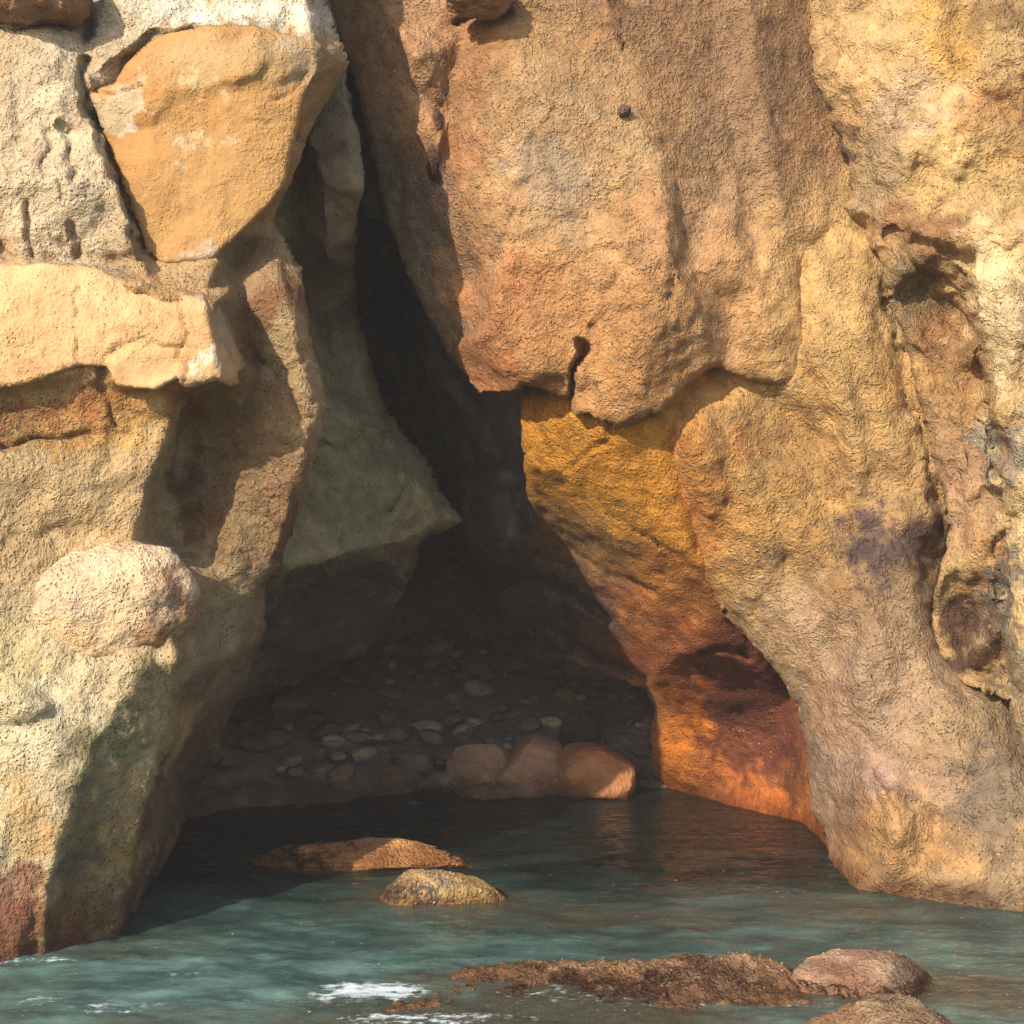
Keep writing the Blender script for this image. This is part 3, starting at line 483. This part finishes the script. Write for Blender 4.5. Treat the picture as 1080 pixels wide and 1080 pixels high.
# ------------------------------------------------------------------ back of the cave and mass of the headland round it
bk = relief('cave_wall_back', [(-300, -420), (1300, -420), (1300, 900), (-300, 900)],
            [(-300, -400, 19), (1300, -400, 19), (420, 300, 19), (450, 560, 21), (480, 640, 22), (560, 660, 21), (300, 700, 19), (650, 740, 18.5), (450, 720, 22.5), (200, 800, 17.5), (800, 800, 17.5), (1300, 900, 17)],
            M_cave, (176, 158, 150), (), s=7, edge=(5, .1), rim=(3, 10), facets=((70, .25), (30, .08)), seed=27.1)
tag(bk, kind='structure')
def headland():
    # the hill over and behind the cave: closes the crack from above, so no sky shows through
    nx, ny = 60, 34
    co, q = [], []
    for j in range(ny):
        for i in range(nx):
            u, v = i / (nx - 1), j / (ny - 1)
            x = -22 + 44 * u; y = 10.6 + 26 * v
            z = 9.2 + 3.5 * math.sqrt(v) + .6 * noise.fractal(Vector((x * .3, y * .3, 1)), .8, 2, 5)
            if i in (0, nx - 1) or j == ny - 1: z = -1.5
            co.append((x, y, z))
    for j in range(ny - 1):
        for i in range(nx - 1):
            a = j * nx + i; q.append([a, a + 1, a + nx + 1, a + nx])
    co = np.array(co); C = paint(co[:, 0] * 40, co[:, 1] * 40, co, (190, 150, 96), (), 3.)
    return tag(make_mesh('headland', co, q, C, M_right), kind='structure')
headland()

# cave floor: shingle bank climbing inwards; and the sea bed
def sheet(name, x0, x1, y0, y1, st, zf, mat, base, blobs=()):
    xs = np.arange(x0, x1 + st, st); ys = np.arange(y0, y1 + st, st)
    gx, gy = np.meshgrid(xs, ys); co = np.stack([gx.ravel(), gy.ravel(), np.zeros(gx.size)], 1)
    co[:, 2] = zf(co)
    n = len(xs); i = np.arange(gx.size).reshape(gx.shape)
    q = np.stack([i[:-1, :-1].ravel(), i[:-1, 1:].ravel(), i[1:, 1:].ravel(), i[1:, :-1].ravel()], 1)
    px = 540 + co[:, 0] / co[:, 1].clip(1) * F; py = 540 + (CZ - co[:, 2]) / co[:, 1].clip(1) * F
    return make_mesh(name, co, q.tolist(), paint(px, py, co, base, blobs, 4.), mat)
def bank(x, y): return (y - 15.25) * .17 + .10 * max(0, -x - .8)
def bank_z(co):
    return (co[:, 1] - 15.25) * .17 + .10 * np.clip(-co[:, 0] - .8, 0, 9) + .05 * fbm(co, 2., 4, 3.) + .02 * fbm(co, 9., 3, 8.)
fl = sheet('cave_floor', -7, 5, 13.5, 23, .05, bank_z, M_cob, (190, 164, 146)); tag(fl, kind='structure')
sb = sheet('sea_bed', -14, 14, -3, 18, .12, lambda c: -.95 + .12 * fbm(c, .7, 4, 2.) , M_bould, (150, 130, 90)); tag(sb, kind='structure')

# ------------------------------------------------------------------ stones
import bmesh
def ico(sub):
    bm = bmesh.new(); bmesh.ops.create_icosphere(bm, subdivisions=sub, radius=1)
    co = np.array([v.co[:] for v in bm.verts]); f = [[v.index for v in t.verts] for t in bm.faces]; bm.free(); return co, f
ICO = {k: ico(k) for k in (3, 4, 5, 6)}
def stone(name, c, size, mat, base, blobs=(), sub=5, seed=0., lump=.25, flat=.0, boxy=.0, rot=0., fine=.03, tilt=0., cuts=7):
    """a weathered stone: centre c, half sizes, squared a little, lumps and pits; origin at its foot"""
    v, f = ICO[sub]; v = v.copy()
    if boxy: v = np.sign(v) * np.abs(v) ** (1 - boxy); 
    n = v / np.linalg.norm(v, axis=1, keepdims=True)
    k = 1 + lump * fbm(n, .9, 3, seed, .9) + fine * 1.2 * fbm(n, 4., 4, seed + 5, .7) + fine * .4 * fbm(n, 14., 3, seed + 8, .7)
    # a few cut planes give it faces
    rg = random.Random(int(seed * 100) + 1); v = v * k[:, None]
    for _ in range(cuts):
        d = Vector((rg.gauss(0, 1), rg.gauss(0, 1), rg.gauss(0, 1))).normalized(); d = np.array(d[:]); h = rg.uniform(.74, .92)
        s_ = v @ d; m = s_ > h; v[m] -= np.outer((s_[m] - h) * .8, d)
    v = v - (v.max(0) + v.min(0)) / 2; v = v / np.array([v[:, 0].max(), v[:, 1].max(), v[:, 2].max()]); v = v * np.array(size)
    ct, st = math.cos(tilt), math.sin(tilt); v = v @ np.array([[ct, 0, st], [0, 1, 0], [-st, 0, ct]])
    cr, sr = math.cos(rot), math.sin(rot); v = v @ np.array([[cr, sr, 0], [-sr, cr, 0], [0, 0, 1]])
    wc = v + np.array(c)
    px = 540 + wc[:, 0] / wc[:, 1] * F; py = 540 + (CZ - wc[:, 2]) / wc[:, 1] * F
    o = make_mesh(name, v + np.array([0, 0, size[2] * .5]), f, paint(px, py, wc, base, blobs, seed), mat)
    o.location = (c[0], c[1], c[2] - size[2] * .5)
    return o
def px_stone(name, x0, x1, ytop, ybase, Y, label, cat, base, mat=M_bould, depth=1., sink=.5, group=None, **k):
    """stone whose outline spans x0..x1 and rises to ytop over its foot at ybase"""
    hw = (x1 - x0) / 2 / F * Y; top = CZ + (540 - ytop) / F * Y; bot = CZ + (540 - ybase) / F * Y
    hz = (top - bot) * (1 / (2 - sink * 2)) if sink < .95 else (top - bot)
    hz = (top - bot) / (2 * (1 - sink) if sink < 1 else 1)
    c = ((x0 + x1) / 2 - 540) / F * Y, Y, top - hz
    return tag(stone(name, c, (hw, hw * depth, hz), mat, base, **k), label, cat, group)

# rounded boulder set in the left cliff and a smaller cobble below it
o = stone('embedded_boulder', P(117, 641, 9.92), (.64, .40, .46), M_left, (240, 204, 156), [(180, 660, 30, 44, 20, (176, 122, 72), .8), (170, 690, 20, 16, 0, (170, 96, 40), .7), (90, 680, 60, 20, 0, (226, 186, 112), .5)], sub=6, seed=3.3, lump=.13, tilt=.22, cuts=0, fine=.02)
tag(o, 'big pale oval boulder bulging from the sunlit left cliff', 'boulder')
o = stone('embedded_boulder', P(14, 744, 9.55), (.26, .18, .14), M_left, (230, 204, 160), sub=5, seed=8.1, lump=.12)
tag(o, 'low pale cobble set in the cliff below the big oval boulder, at the left edge', 'boulder')
o = stone('top_rock', P(30, -8, 10.05), (.46, .4, .24), M_left, (170, 124, 84), [(30, 10, 30, 14, 0, (150, 120, 100), .8)], sub=5, seed=5.2, lump=.35, fine=.08, cuts=3)
tag(o, 'brown rounded rock in the top left corner above pale pitted stone', 'rock')
o = stone('rock_roll', P(504, -2, 11.1), (.30, .3, .16), M_right, (180, 128, 80), sub=5, seed=6.2, lump=.3, fine=.08, cuts=3)
tag(o, 'brown rounded rock roll jutting at the top edge of the overhang', 'rock')
# iron nodules on the overhang
def nodule(x, y, Y, sx, sz, label, tilt, seed, col=(120, 82, 60)):
    return tag(stone('iron_nodule', P(x, y, Y), (sx, .06, sz), M_bould, col, sub=4, seed=seed, lump=.15, tilt=tilt), label, 'nodule', 'iron nodules on the overhang')
nodule(461, 127, 11.47, .042, .105, 'small upright oval brown nodule, upper of the two stacked on the overhang', .05, 1.1)
nodule(458, 162, 11.48, .058, .10, 'dark pear shaped nodule, lower of the two stacked on the overhang', .1, 2.1, (104, 68, 52))
nodule(456, 178, 11.52, .05, .10, 'dark pointed nodule tail hanging under the pear shaped nodule', .1, 2.7, (64, 40, 32))
nodule(658, 117, 11.0, .055, .048, 'small lone grey round nodule on the open face of the overhang', .3, 4.4, (126, 100, 84))

# rocks in the water
px_stone('wet_rock', 262, 500, 886, 911, 12.0, 'long low orange rock in the pool with a black patch at its left end', 'rock', (222, 156, 82), depth=.28, sink=.42, seed=13.3, lump=.35, fine=.08, cuts=3,
         blobs=[(325, 897, 22, 12, 0, (42, 34, 30), .95, .25), (350, 892, 30, 5, 0, (150, 110, 80), .8), (440, 905, 60, 12, 0, (214, 142, 66), .6)], sub=6)
px_stone('wet_rock', 390, 534, 917, 953, 10.9, 'small domed yellow rock in the pool with grey barnacled flank', 'rock', (214, 170, 92), depth=.5, sink=.5, seed=14.2, lump=.16,
         blobs=[(432, 944, 34, 12, -10, (92, 88, 84), .9, .3), (460, 925, 20, 8, 0, (150, 136, 110), .6)], sub=6)
px_stone('wet_rock', 832, 984, 1004, 1042, 8.95, 'pinkish rounded rock at the right end of the foreground ledge', 'rock', (196, 156, 118), depth=.6, sink=.4, seed=17.9, lump=.2, boxy=.2,
         blobs=[(955, 1015, 20, 14, 0, (150, 140, 116), .8), (880, 1025, 30, 10, 0, (190, 130, 110), .6)], sub=6)
px_stone('wet_rock', 845, 1032, 1056, 1105, 8.1, 'pale barnacled rock cut by the bottom edge at lower right', 'rock', (206, 168, 122), depth=.7, sink=.4, seed=21.4, lump=.22, sub=6, blobs=[(925, 1064, 10, 4, 30, (60, 44, 34), .8)])
# flat foreground ledge of rock with weed
def ledge():
    Y0 = 8.95
    xs = np.linspace(-1.65, 3.4, 300); ys = np.linspace(7.6, 9.75, 130)
    gx, gy = np.meshgrid(xs, ys); co = np.stack([gx.ravel(), gy.ravel(), np.zeros(gx.size)], 1)
    u = co[:, 0]; v = co[:, 1]
    xl, xr, yb = -.50, 1.84, 9.30
    n1 = fbm(co, 1.1, 4, 6.); n2 = fbm(co, 5., 4, 16.); n3 = fbm(co, 18., 3, 2.)
    ex = np.minimum((u - xl + .3 * n1) / .9, (xr - u + .15 * n1) / .16); ey = np.minimum((yb - v + .12 * n1) / .12, (v - 8.60 + .2 * n1) / .25)
    t = np.clip(np.minimum(ex, ey), -2.5, 1)
    ridge = np.exp(-((v - 9.12 - .05 * n1) / .13) ** 2) * np.clip((u + .45) / .5, 0, 1) * np.clip((1.86 - u) / .1, 0, 1)
    z = -.012 + .045 * np.clip(t, 0, 1) + .06 * ridge + .03 * n1 + .028 * n2 + .022 * n3 + np.where(t < 0, t * .17, 0)
    z = np.where(u > 1.88, np.minimum(z, -.05 + .05 * n1), z)
    co[:, 2] = z
    i = np.arange(gx.size).reshape(gx.shape)
    q = np.stack([i[:-1, :-1].ravel(), i[:-1, 1:].ravel(), i[1:, 1:].ravel(), i[1:, :-1].ravel()], 1)
    px = 540 + co[:, 0] / co[:, 1] * F; py = 540 + (CZ - co[:, 2]) / co[:, 1] * F
    C = paint(px, py, co, (168, 130, 88), [(600, 1046, 150, 13, 0, (100, 66, 46), .9), (700, 1018, 190, 9, 3, (220, 178, 124), .9), (780, 1030, 70, 12, 0, (150, 120, 96), .6), (900, 1045, 150, 14, 0, (120, 90, 50), .8)], 3.)
    return tag(make_mesh('rock_ledge', co, q.tolist(), C, M_bould), 'long flat tan and brown ledge awash at the bottom, between foam and pinkish rock', 'ledge')
LEDGE = ledge()

# barnacle crusts and weed: pieces of their own on the foreground rocks
def surf_samples(o, n, cond, seed):
    me = o.data; rg = random.Random(seed); vs = [v for v in me.vertices if cond(o.location + v.co, v.normal)]
    return [(rg.choice(vs)) for _ in range(n)] if vs else []
M_barn = rock_mat('barnacle_shell', 2., .3, .2, .2, .7)
M_weed = rock_mat('brown_weed', 1., .2, .3, .2, .45, spec=.5)
def crust(o, n, cond, seed, r=.011):
    rg = random.Random(seed); co, f = [], []
    for v in surf_samples(o, n, cond, seed + 1):
        R_ = r * rg.uniform(.5, 1.5); nn = v.normal; t = nn.orthogonal().normalized(); b = nn.cross(t); k = len(co)
        for (rad, h) in ((1., -.2), (.85, .35), (.42, .8), (.25, .55)):
            for j in range(6):
                a = j / 6 * 6.283 + rg.uniform(-.15, .15); co.append(v.co + (t * math.cos(a) + b * math.sin(a)) * R_ * rad + nn * R_ * h)
        for L_ in range(3):
            for j in range(6): f.append([k + L_ * 6 + j, k + L_ * 6 + (j + 1) % 6, k + L_ * 6 + 6 + (j + 1) % 6, k + L_ * 6 + 6 + j])
        f.append([k + 18 + j for j in range(6)])
    if not co: return
    co = np.array([c[:] for c in co]); C = np.tile(lin((196, 164, 134)) * .75, (len(co), 1))
    return tag(make_mesh('barnacle_crust', co, f, C, M_barn, o), kind='stuff')
def weed(o, n, cond, seed, L0=.05, colr=(66, 42, 26)):
    rg = random.Random(seed); co, f = [], []
    for v in surf_samples(o, n, cond, seed + 1):
        a = rg.gauss(-1.57, 1.0); d = Vector((math.cos(a), math.sin(a), 0)); sd_ = Vector((-d.y, d.x, 0)); l = L0 * rg.uniform(.5, 1.6); w_ = l * .13; k = len(co)
        for j in range(5):
            t = j / 4; c = v.co + d * l * t + Vector((0, 0, l * (.30 * math.sin(t * 2.8) - .25 * t * t))) + sd_ * l * .2 * math.sin(t * 4 + a)
            ww = w_ * (1 - .8 * t) ; co += [c - sd_ * ww, c + sd_ * ww + Vector((0, 0, ww * .5))]
        for j in range(4): f.append([k + 2 * j, k + 2 * j + 1, k + 2 * j + 3, k + 2 * j + 2])
    if not co: return
    co = np.array([c[:] for c in co]); nv = np.repeat(np.random.default_rng(seed).uniform(.6, 1.5, len(co) // 10), 10)[:, None]
    return tag(make_mesh('seaweed', co, f, np.tile(lin(colr), (len(co), 1)) * nv, M_weed, o), kind='stuff')
R1_, R2_, R3_, R4_ = [o for o in sc.objects if o.name.startswith('wet_rock')]
crust(R2_, 160, lambda p, n: p.z > .02 and n.y < -.1 and p.x < -.45, 5, .014)
crust(R3_, 200, lambda p, n: p.z > .05 and n.y < .2, 6, .009); crust(R4_, 200, lambda p, n: p.z > .05 and n.y < .2, 7, .009)
weed(R1_, 160, lambda p, n: p.z > .02 and p.x < -1.35 and n.z > .1, 8, .05, (40, 30, 24))
weed(R3_, 120, lambda p, n: .0 < p.z < .07 and n.y < 0, 9, .05)
crust(LEDGE, 300, lambda p, n: p.z > .03 and p.x > .1, 10, .009)
weed(LEDGE, 220, lambda p, n: -.02 < p.z < .06 and p.x < 1.75, 11, .03, (84, 58, 38))

# boulders at the cave mouth
BC = (196, 144, 102)
px_stone('shore_boulder', 469, 545, 783, 832, 15.3, 'leftmost of the three big brown boulders at the water edge', 'boulder', BC, M_cob, .9, .25, 'big boulders in the cave mouth', seed=31.2, lump=.16, boxy=.2)
px_stone('shore_boulder', 522, 604, 774, 838, 15.2, 'tallest middle one of the three big brown boulders', 'boulder', BC, M_cob, .9, .25, 'big boulders in the cave mouth', seed=35.9, lump=.2, boxy=.12)
px_stone('shore_boulder', 584, 670, 784, 842, 15.05, 'rightmost big brown boulder, its right side catching orange sun', 'boulder', (196, 126, 66), M_cob, .9, .2, 'big boulders in the cave mouth', seed=38.4, lump=.14, boxy=.25)
px_stone('shore_boulder', 480, 548, 826, 842, 14.9, 'low flat stone at the foot of the leftmost big boulder', 'boulder', (176, 138, 102), M_cob, .6, .3, None, seed=41.0, lump=.2)
px_stone('shore_boulder', 522, 585, 822, 840, 15.0, 'low flat stone at the foot of the tallest big boulder', 'boulder', (176, 138, 102), M_cob, .6, .3, None, seed=42.6, lump=.2)
px_stone('shore_boulder', 590, 635, 748, 790, 16.4, 'dark pointed boulder standing behind the big brown boulders', 'boulder', (90, 70, 62), M_cob, .9, .2, None, seed=44.3, lump=.2)
px_stone('shore_boulder', 308, 362, 802, 833, 15.3, 'broad grey brown boulder left on the shingle edge', 'boulder', (176, 138, 102), M_cob, .8, .2, None, seed=46.3, lump=.14)
px_stone('shore_boulder', 366, 440, 806, 834, 15.3, 'long low brown boulder in the middle of the shingle edge', 'boulder', (176, 138, 102), M_cob, .7, .2, None, seed=48.3, lump=.16)
px_stone('shore_boulder', 418, 458, 792, 816, 15.7, 'rounded tan boulder just left of the three big boulders', 'boulder', (142, 118, 86), M_cob, .8, .2, None, seed=50.1, lump=.12)
px_stone('shore_boulder', 380, 412, 783, 798, 16.1, 'small squarish tan boulder up the shingle from the tan one', 'boulder', (140, 110, 72), M_cob, .8, .2, None, seed=52.1, lump=.12, boxy=.3)
px_stone('shore_boulder', 384, 410, 798, 812, 15.8, 'small pale stone below the squarish tan boulder', 'boulder', (160, 142, 112), M_cob, .8, .2, None, seed=54.1, lump=.12)
px_stone('shore_boulder', 666, 702, 798, 822, 15.6, 'grey jagged stone between the sunlit big boulder and orange wall', 'boulder', (116, 112, 100), M_cob, .8, .2, None, seed=56.1, lump=.3)
px_stone('pool_pebble', 424, 450, 845, 853, 14.5, 'small wet pebble alone in the dark water inside the cave', 'pebble', (150, 150, 146), M_cob, .5, .4, None, seed=58.1, lump=.12)
# shingle
protos = []
for k in range(7):
    c = [(176, 144, 110), (150, 124, 100), (200, 168, 130), (170, 132, 102), (140, 118, 104), (214, 188, 150), (166, 138, 116)][k]
    protos.append((stone('cobble', (0, 15, 0), (.1, .085, .06), M_cob, c, sub=4, seed=60 + k * 1.7, lump=.2), c))
COBL = 'wet brown cobble among the loose shingle on the dark cave floor'
pl_ = []; k = 0
rr = random.Random(5)
while k < 230:
    y = 15.15 + 6.5 * rr.random() ** 1.5; x = rr.uniform(-3.6, 2.2)
    px = 540 + x / y * F
    if px < 190 or px > 690: continue
    s = rr.uniform(.5, 1.9) * (1.15 if y > 16.5 else 1)
    if any((x - a) ** 2 + (y - b) ** 2 < (.075 * (s + c)) ** 2 for a, b, c in pl_): 
        s *= .5
    pl_.append((x, y, s))
    p = protos[k % 7][0]
    if k < 7: o = p
    else: o = p.copy(); sc.collection.objects.link(o)
    o.location = (x, y, bank(x, y) + .035); o.rotation_euler = (rr.uniform(-.3, .3), rr.uniform(-.3, .3), rr.uniform(0, 6.28))
    o.scale = (s * rr.uniform(.8, 1.4), s, s * rr.uniform(.7, 1.2))
    tag(o, COBL, 'cobble', 'cobbles of the cave shingle'); k += 1

# ------------------------------------------------------------------ water
def water():
    ys = [ -60.]; 
    while ys[-1] < 6.4: ys.append(ys[-1] + max(.12, (6.4 - ys[-1]) * .12))
    while ys[-1] < 17: ys.append(ys[-1] + .022 * (ys[-1] / 9))
    xs = [-60.]
    while xs[-1] < -4.6: xs.append(xs[-1] + max(.12, (-4.6 - xs[-1]) * .12))
    while xs[-1] < 4.6: xs.append(xs[-1] + .034)
    while xs[-1] < 60: xs.append(xs[-1] + max(.12, (xs[-1] - 4.6) * .12))
    xs = np.array(xs); ys = np.array(ys); gx, gy = np.meshgrid(xs, ys)
    co = np.stack([gx.ravel(), gy.ravel(), np.zeros(gx.size)], 1)
    calm = np.clip((16.5 - co[:, 1]) / 7, .22, 1)
    st = np.array([1, 1.9, 1])
    n1 = fbm(co, .7, 3, 1., .9, st); n2 = fbm(co, 2.4, 3, 5., .9, st); n3 = fbm(co, 7., 3, 8., .9, (1, 1.6, 1))
    co[:, 2] = calm * (.035 * n1 + .020 * n2 + .009 * n3)
    i = np.arange(gx.size).reshape(gx.shape)
    q = np.stack([i[:-1, :-1].ravel(), i[:-1, 1:].ravel(), i[1:, 1:].ravel(), i[1:, :-1].ravel()], 1)
    px = 540 + co[:, 0] / np.clip(co[:, 1], 1, 99) * F; py = 540 + CZ / np.clip(co[:, 1], 1, 99) * F
    # R shallow (how clearly the bottom shows), G foam
    def bl(cx, cy, rx, ry):
        r = np.sqrt(((co[:, 0] - cx) / rx) ** 2 + ((co[:, 1] - cy) / ry) ** 2) + .35 * n2
        t = np.clip(1.4 - r, 0, 1); return t * t * (3 - 2 * t)
    def at(x, y): Y = CZ * F / (y - 540); return (x - 540) / F * Y, Y
    sh = np.zeros(len(co)); foam = np.zeros(len(co))
    for x, y, rx, ry, a in ((640, 1040, 1.3, .45, 1), (560, 1075, 1.5, .5, .8), (900, 1040, 1.3, .4, .9), (1060, 1050, .9, .35, .7), (380, 910, 1.0, .35, .7), (470, 950, .8, .35, .9), (600, 965, 1.0, .3, .45), (190, 1075, .6, .2, .3), (100, 1000, .9, .3, .3), (900, 960, .9, .35, .4)):
        sh = np.maximum(sh, a * bl(*at(x, y), rx, ry))
    for x, y, rx, ry, a in ((395, 1045, .42, .20, 1.), (120, 1062, .55, .14, .62), (450, 1074, .8, .12, .7), (45, 1055, .2, .12, .6), (190, 1030, .3, .06, .5), (40, 1015, .5, .06, .62), (640, 1048, 1.2, .3, .50), (760, 1060, 1.2, .1, .45), (580, 988, .5, .08, .42), (10, 1065, .3, .1, .4), (330, 1056, .6, .06, .5)):
        foam = np.maximum(foam, a * bl(*at(x, y), rx, ry))
    C = np.stack([sh, foam, np.clip((12.0 - co[:, 1] + .8 * n1) / 3.2, 0, 1)], 1)   # blue: strength of the water colour, low in the cave pool, full on the open side
    m = bpy.data.materials.new('sea_water'); m.use_nodes = True; N = m.node_tree.nodes; L = m.node_tree.links
    N.remove(N['Principled BSDF']); out = N['Material Output']
    def nd(t, **kw):
        n = N.new(t)
        for a, v in kw.items(): setattr(n, a, v)
        return n
    geo = nd('ShaderNodeNewGeometry'); pos = geo.outputs['Position']
    mp = nd('ShaderNodeMapping'); mp.inputs['Scale'].default_value = (1, 2.2, 1); L.new(pos, mp.inputs[0])
    def nz(s, d=4, r=.55, src=None):
        t = nd('ShaderNodeTexNoise'); t.inputs['Scale'].default_value = s; t.inputs['Detail'].default_value = d; t.inputs['Roughness'].default_value = r
        L.new(src or mp.outputs[0], t.inputs['Vector']); return t.outputs['Fac']
    def mr(src, a, b, lo=0., hi=1.):
        t = nd('ShaderNodeMapRange'); L.new(src, t.inputs[0])
        for i, v in enumerate((a, b, lo, hi)): t.inputs[i + 1].default_value = v
        return t.outputs[0]
    def mul(a, b, op='MULTIPLY'):
        t = nd('ShaderNodeMath', operation=op)
        for i, v in enumerate((a, b)):
            if hasattr(v, 'is_linked'): L.new(v, t.inputs[i])
            else: t.inputs[i].default_value = v
        return t.outputs[0]
    vc = nd('ShaderNodeVertexColor', layer_name='Col'); sp = nd('ShaderNodeSeparateColor'); L.new(vc.outputs[0], sp.inputs[0])
    shal, fm = sp.outputs[0], sp.outputs[1]
    turb = nd('ShaderNodeMix', data_type='RGBA'); turb.inputs[6].default_value = (.058, .112, .096, 1); turb.inputs[7].default_value = (.150, .255, .220, 1)
    L.new(mr(nz(1.6, 5), .4, .65), turb.inputs[0])
    t2 = nd('ShaderNodeMix', data_type='RGBA'); t2.inputs[7].default_value = (.17, .14, .085, 1); hs = nd('ShaderNodeVectorMath', operation='SCALE'); L.new(turb.outputs[2], hs.inputs[0]); L.new(mr(sp.outputs[2], 0, 1, .10, 1.), hs.inputs[3]); L.new(hs.outputs[0], t2.inputs[6]); L.new(mul(shal, .9), t2.inputs[0])
    dif = nd('ShaderNodeBsdfDiffuse'); L.new(t2.outputs[2], dif.inputs[0])
    tr = nd('ShaderNodeBsdfTransparent'); tr.inputs[0].default_value = (.80, .95, .92, 1)
    mx = nd('ShaderNodeMixShader'); L.new(mul(mul(shal, .45), .22, 'ADD'), mx.inputs[0]); L.new(dif.outputs[0], mx.inputs[1]); L.new(tr.outputs[0], mx.inputs[2])
    bp = nd('ShaderNodeBump'); bp.inputs['Distance'].default_value = .03; bp.inputs['Strength'].default_value = 1.
    L.new(mul(nz(9., 4), mul(nz(28., 3), .3), 'ADD'), bp.inputs['Height'])
    gl = nd('ShaderNodeBsdfGlossy'); gl.inputs['Roughness'].default_value = .07; gl.inputs['Color'].default_value = (1, 1, 1, 1); L.new(bp.outputs[0], gl.inputs['Normal'])
    fr_ = nd('ShaderNodeFresnel'); fr_.inputs[0].default_value = 1.33; L.new(bp.outputs[0], fr_.inputs['Normal'])
    m2 = nd('ShaderNodeMixShader'); L.new(fr_.outputs[0], m2.inputs[0]); L.new(mx.outputs[0], m2.inputs[1]); L.new(gl.outputs[0], m2.inputs[2])
    fo = nd('ShaderNodeBsdfDiffuse'); fo.inputs[0].default_value = (.62, .70, .70, 1)
    lace = mul(mul(fm, .55), mr(nz(9., 8, .75), .32, .68, 0, .62), 'ADD')
    thr = mr(lace, .66, .86)
    dots = nd('ShaderNodeTexVoronoi'); dots.inputs['Scale'].default_value = 7.; L.new(mp.outputs[0], dots.inputs['Vector'])
    dt = mul(mr(dots.outputs['Distance'], .05, .075, 1, 0), mr(nz(1.1, 3), .5, .6))
    m3 = nd('ShaderNodeMixShader'); L.new(mul(mul(thr, dt, 'MAXIMUM'), .85), m3.inputs[0]); L.new(m2.outputs[0], m3.inputs[1]); L.new(fo.outputs[0], m3.inputs[2])
    L.new(m3.outputs[0], out.inputs['Surface'])
    o = make_mesh('water', co, q.tolist(), C, m); tag(o, kind='structure')
water()

# ------------------------------------------------------------------ sea haze: one closed box of thin even air
def haze():
    bm = bmesh.new(); bmesh.ops.create_cube(bm, size=1); me = bpy.data.meshes.new('haze'); bm.to_mesh(me); bm.free()
    o = bpy.data.objects.new('haze', me); sc.collection.objects.link(o)
    o.scale = (140, 110, 18); o.location = (0, -8, 6.5)
    m = bpy.data.materials.new('sea_haze'); m.use_nodes = True; N = m.node_tree.nodes; N.remove(N['Principled BSDF'])
    v = N.new('ShaderNodeVolumePrincipled'); v.inputs['Color'].default_value = (1, .94, .90, 1); v.inputs['Density'].default_value = .0018
    m.node_tree.links.new(v.outputs[0], N['Material Output'].inputs['Volume']); me.materials.append(m)
    return tag(o, kind='stuff')
haze()
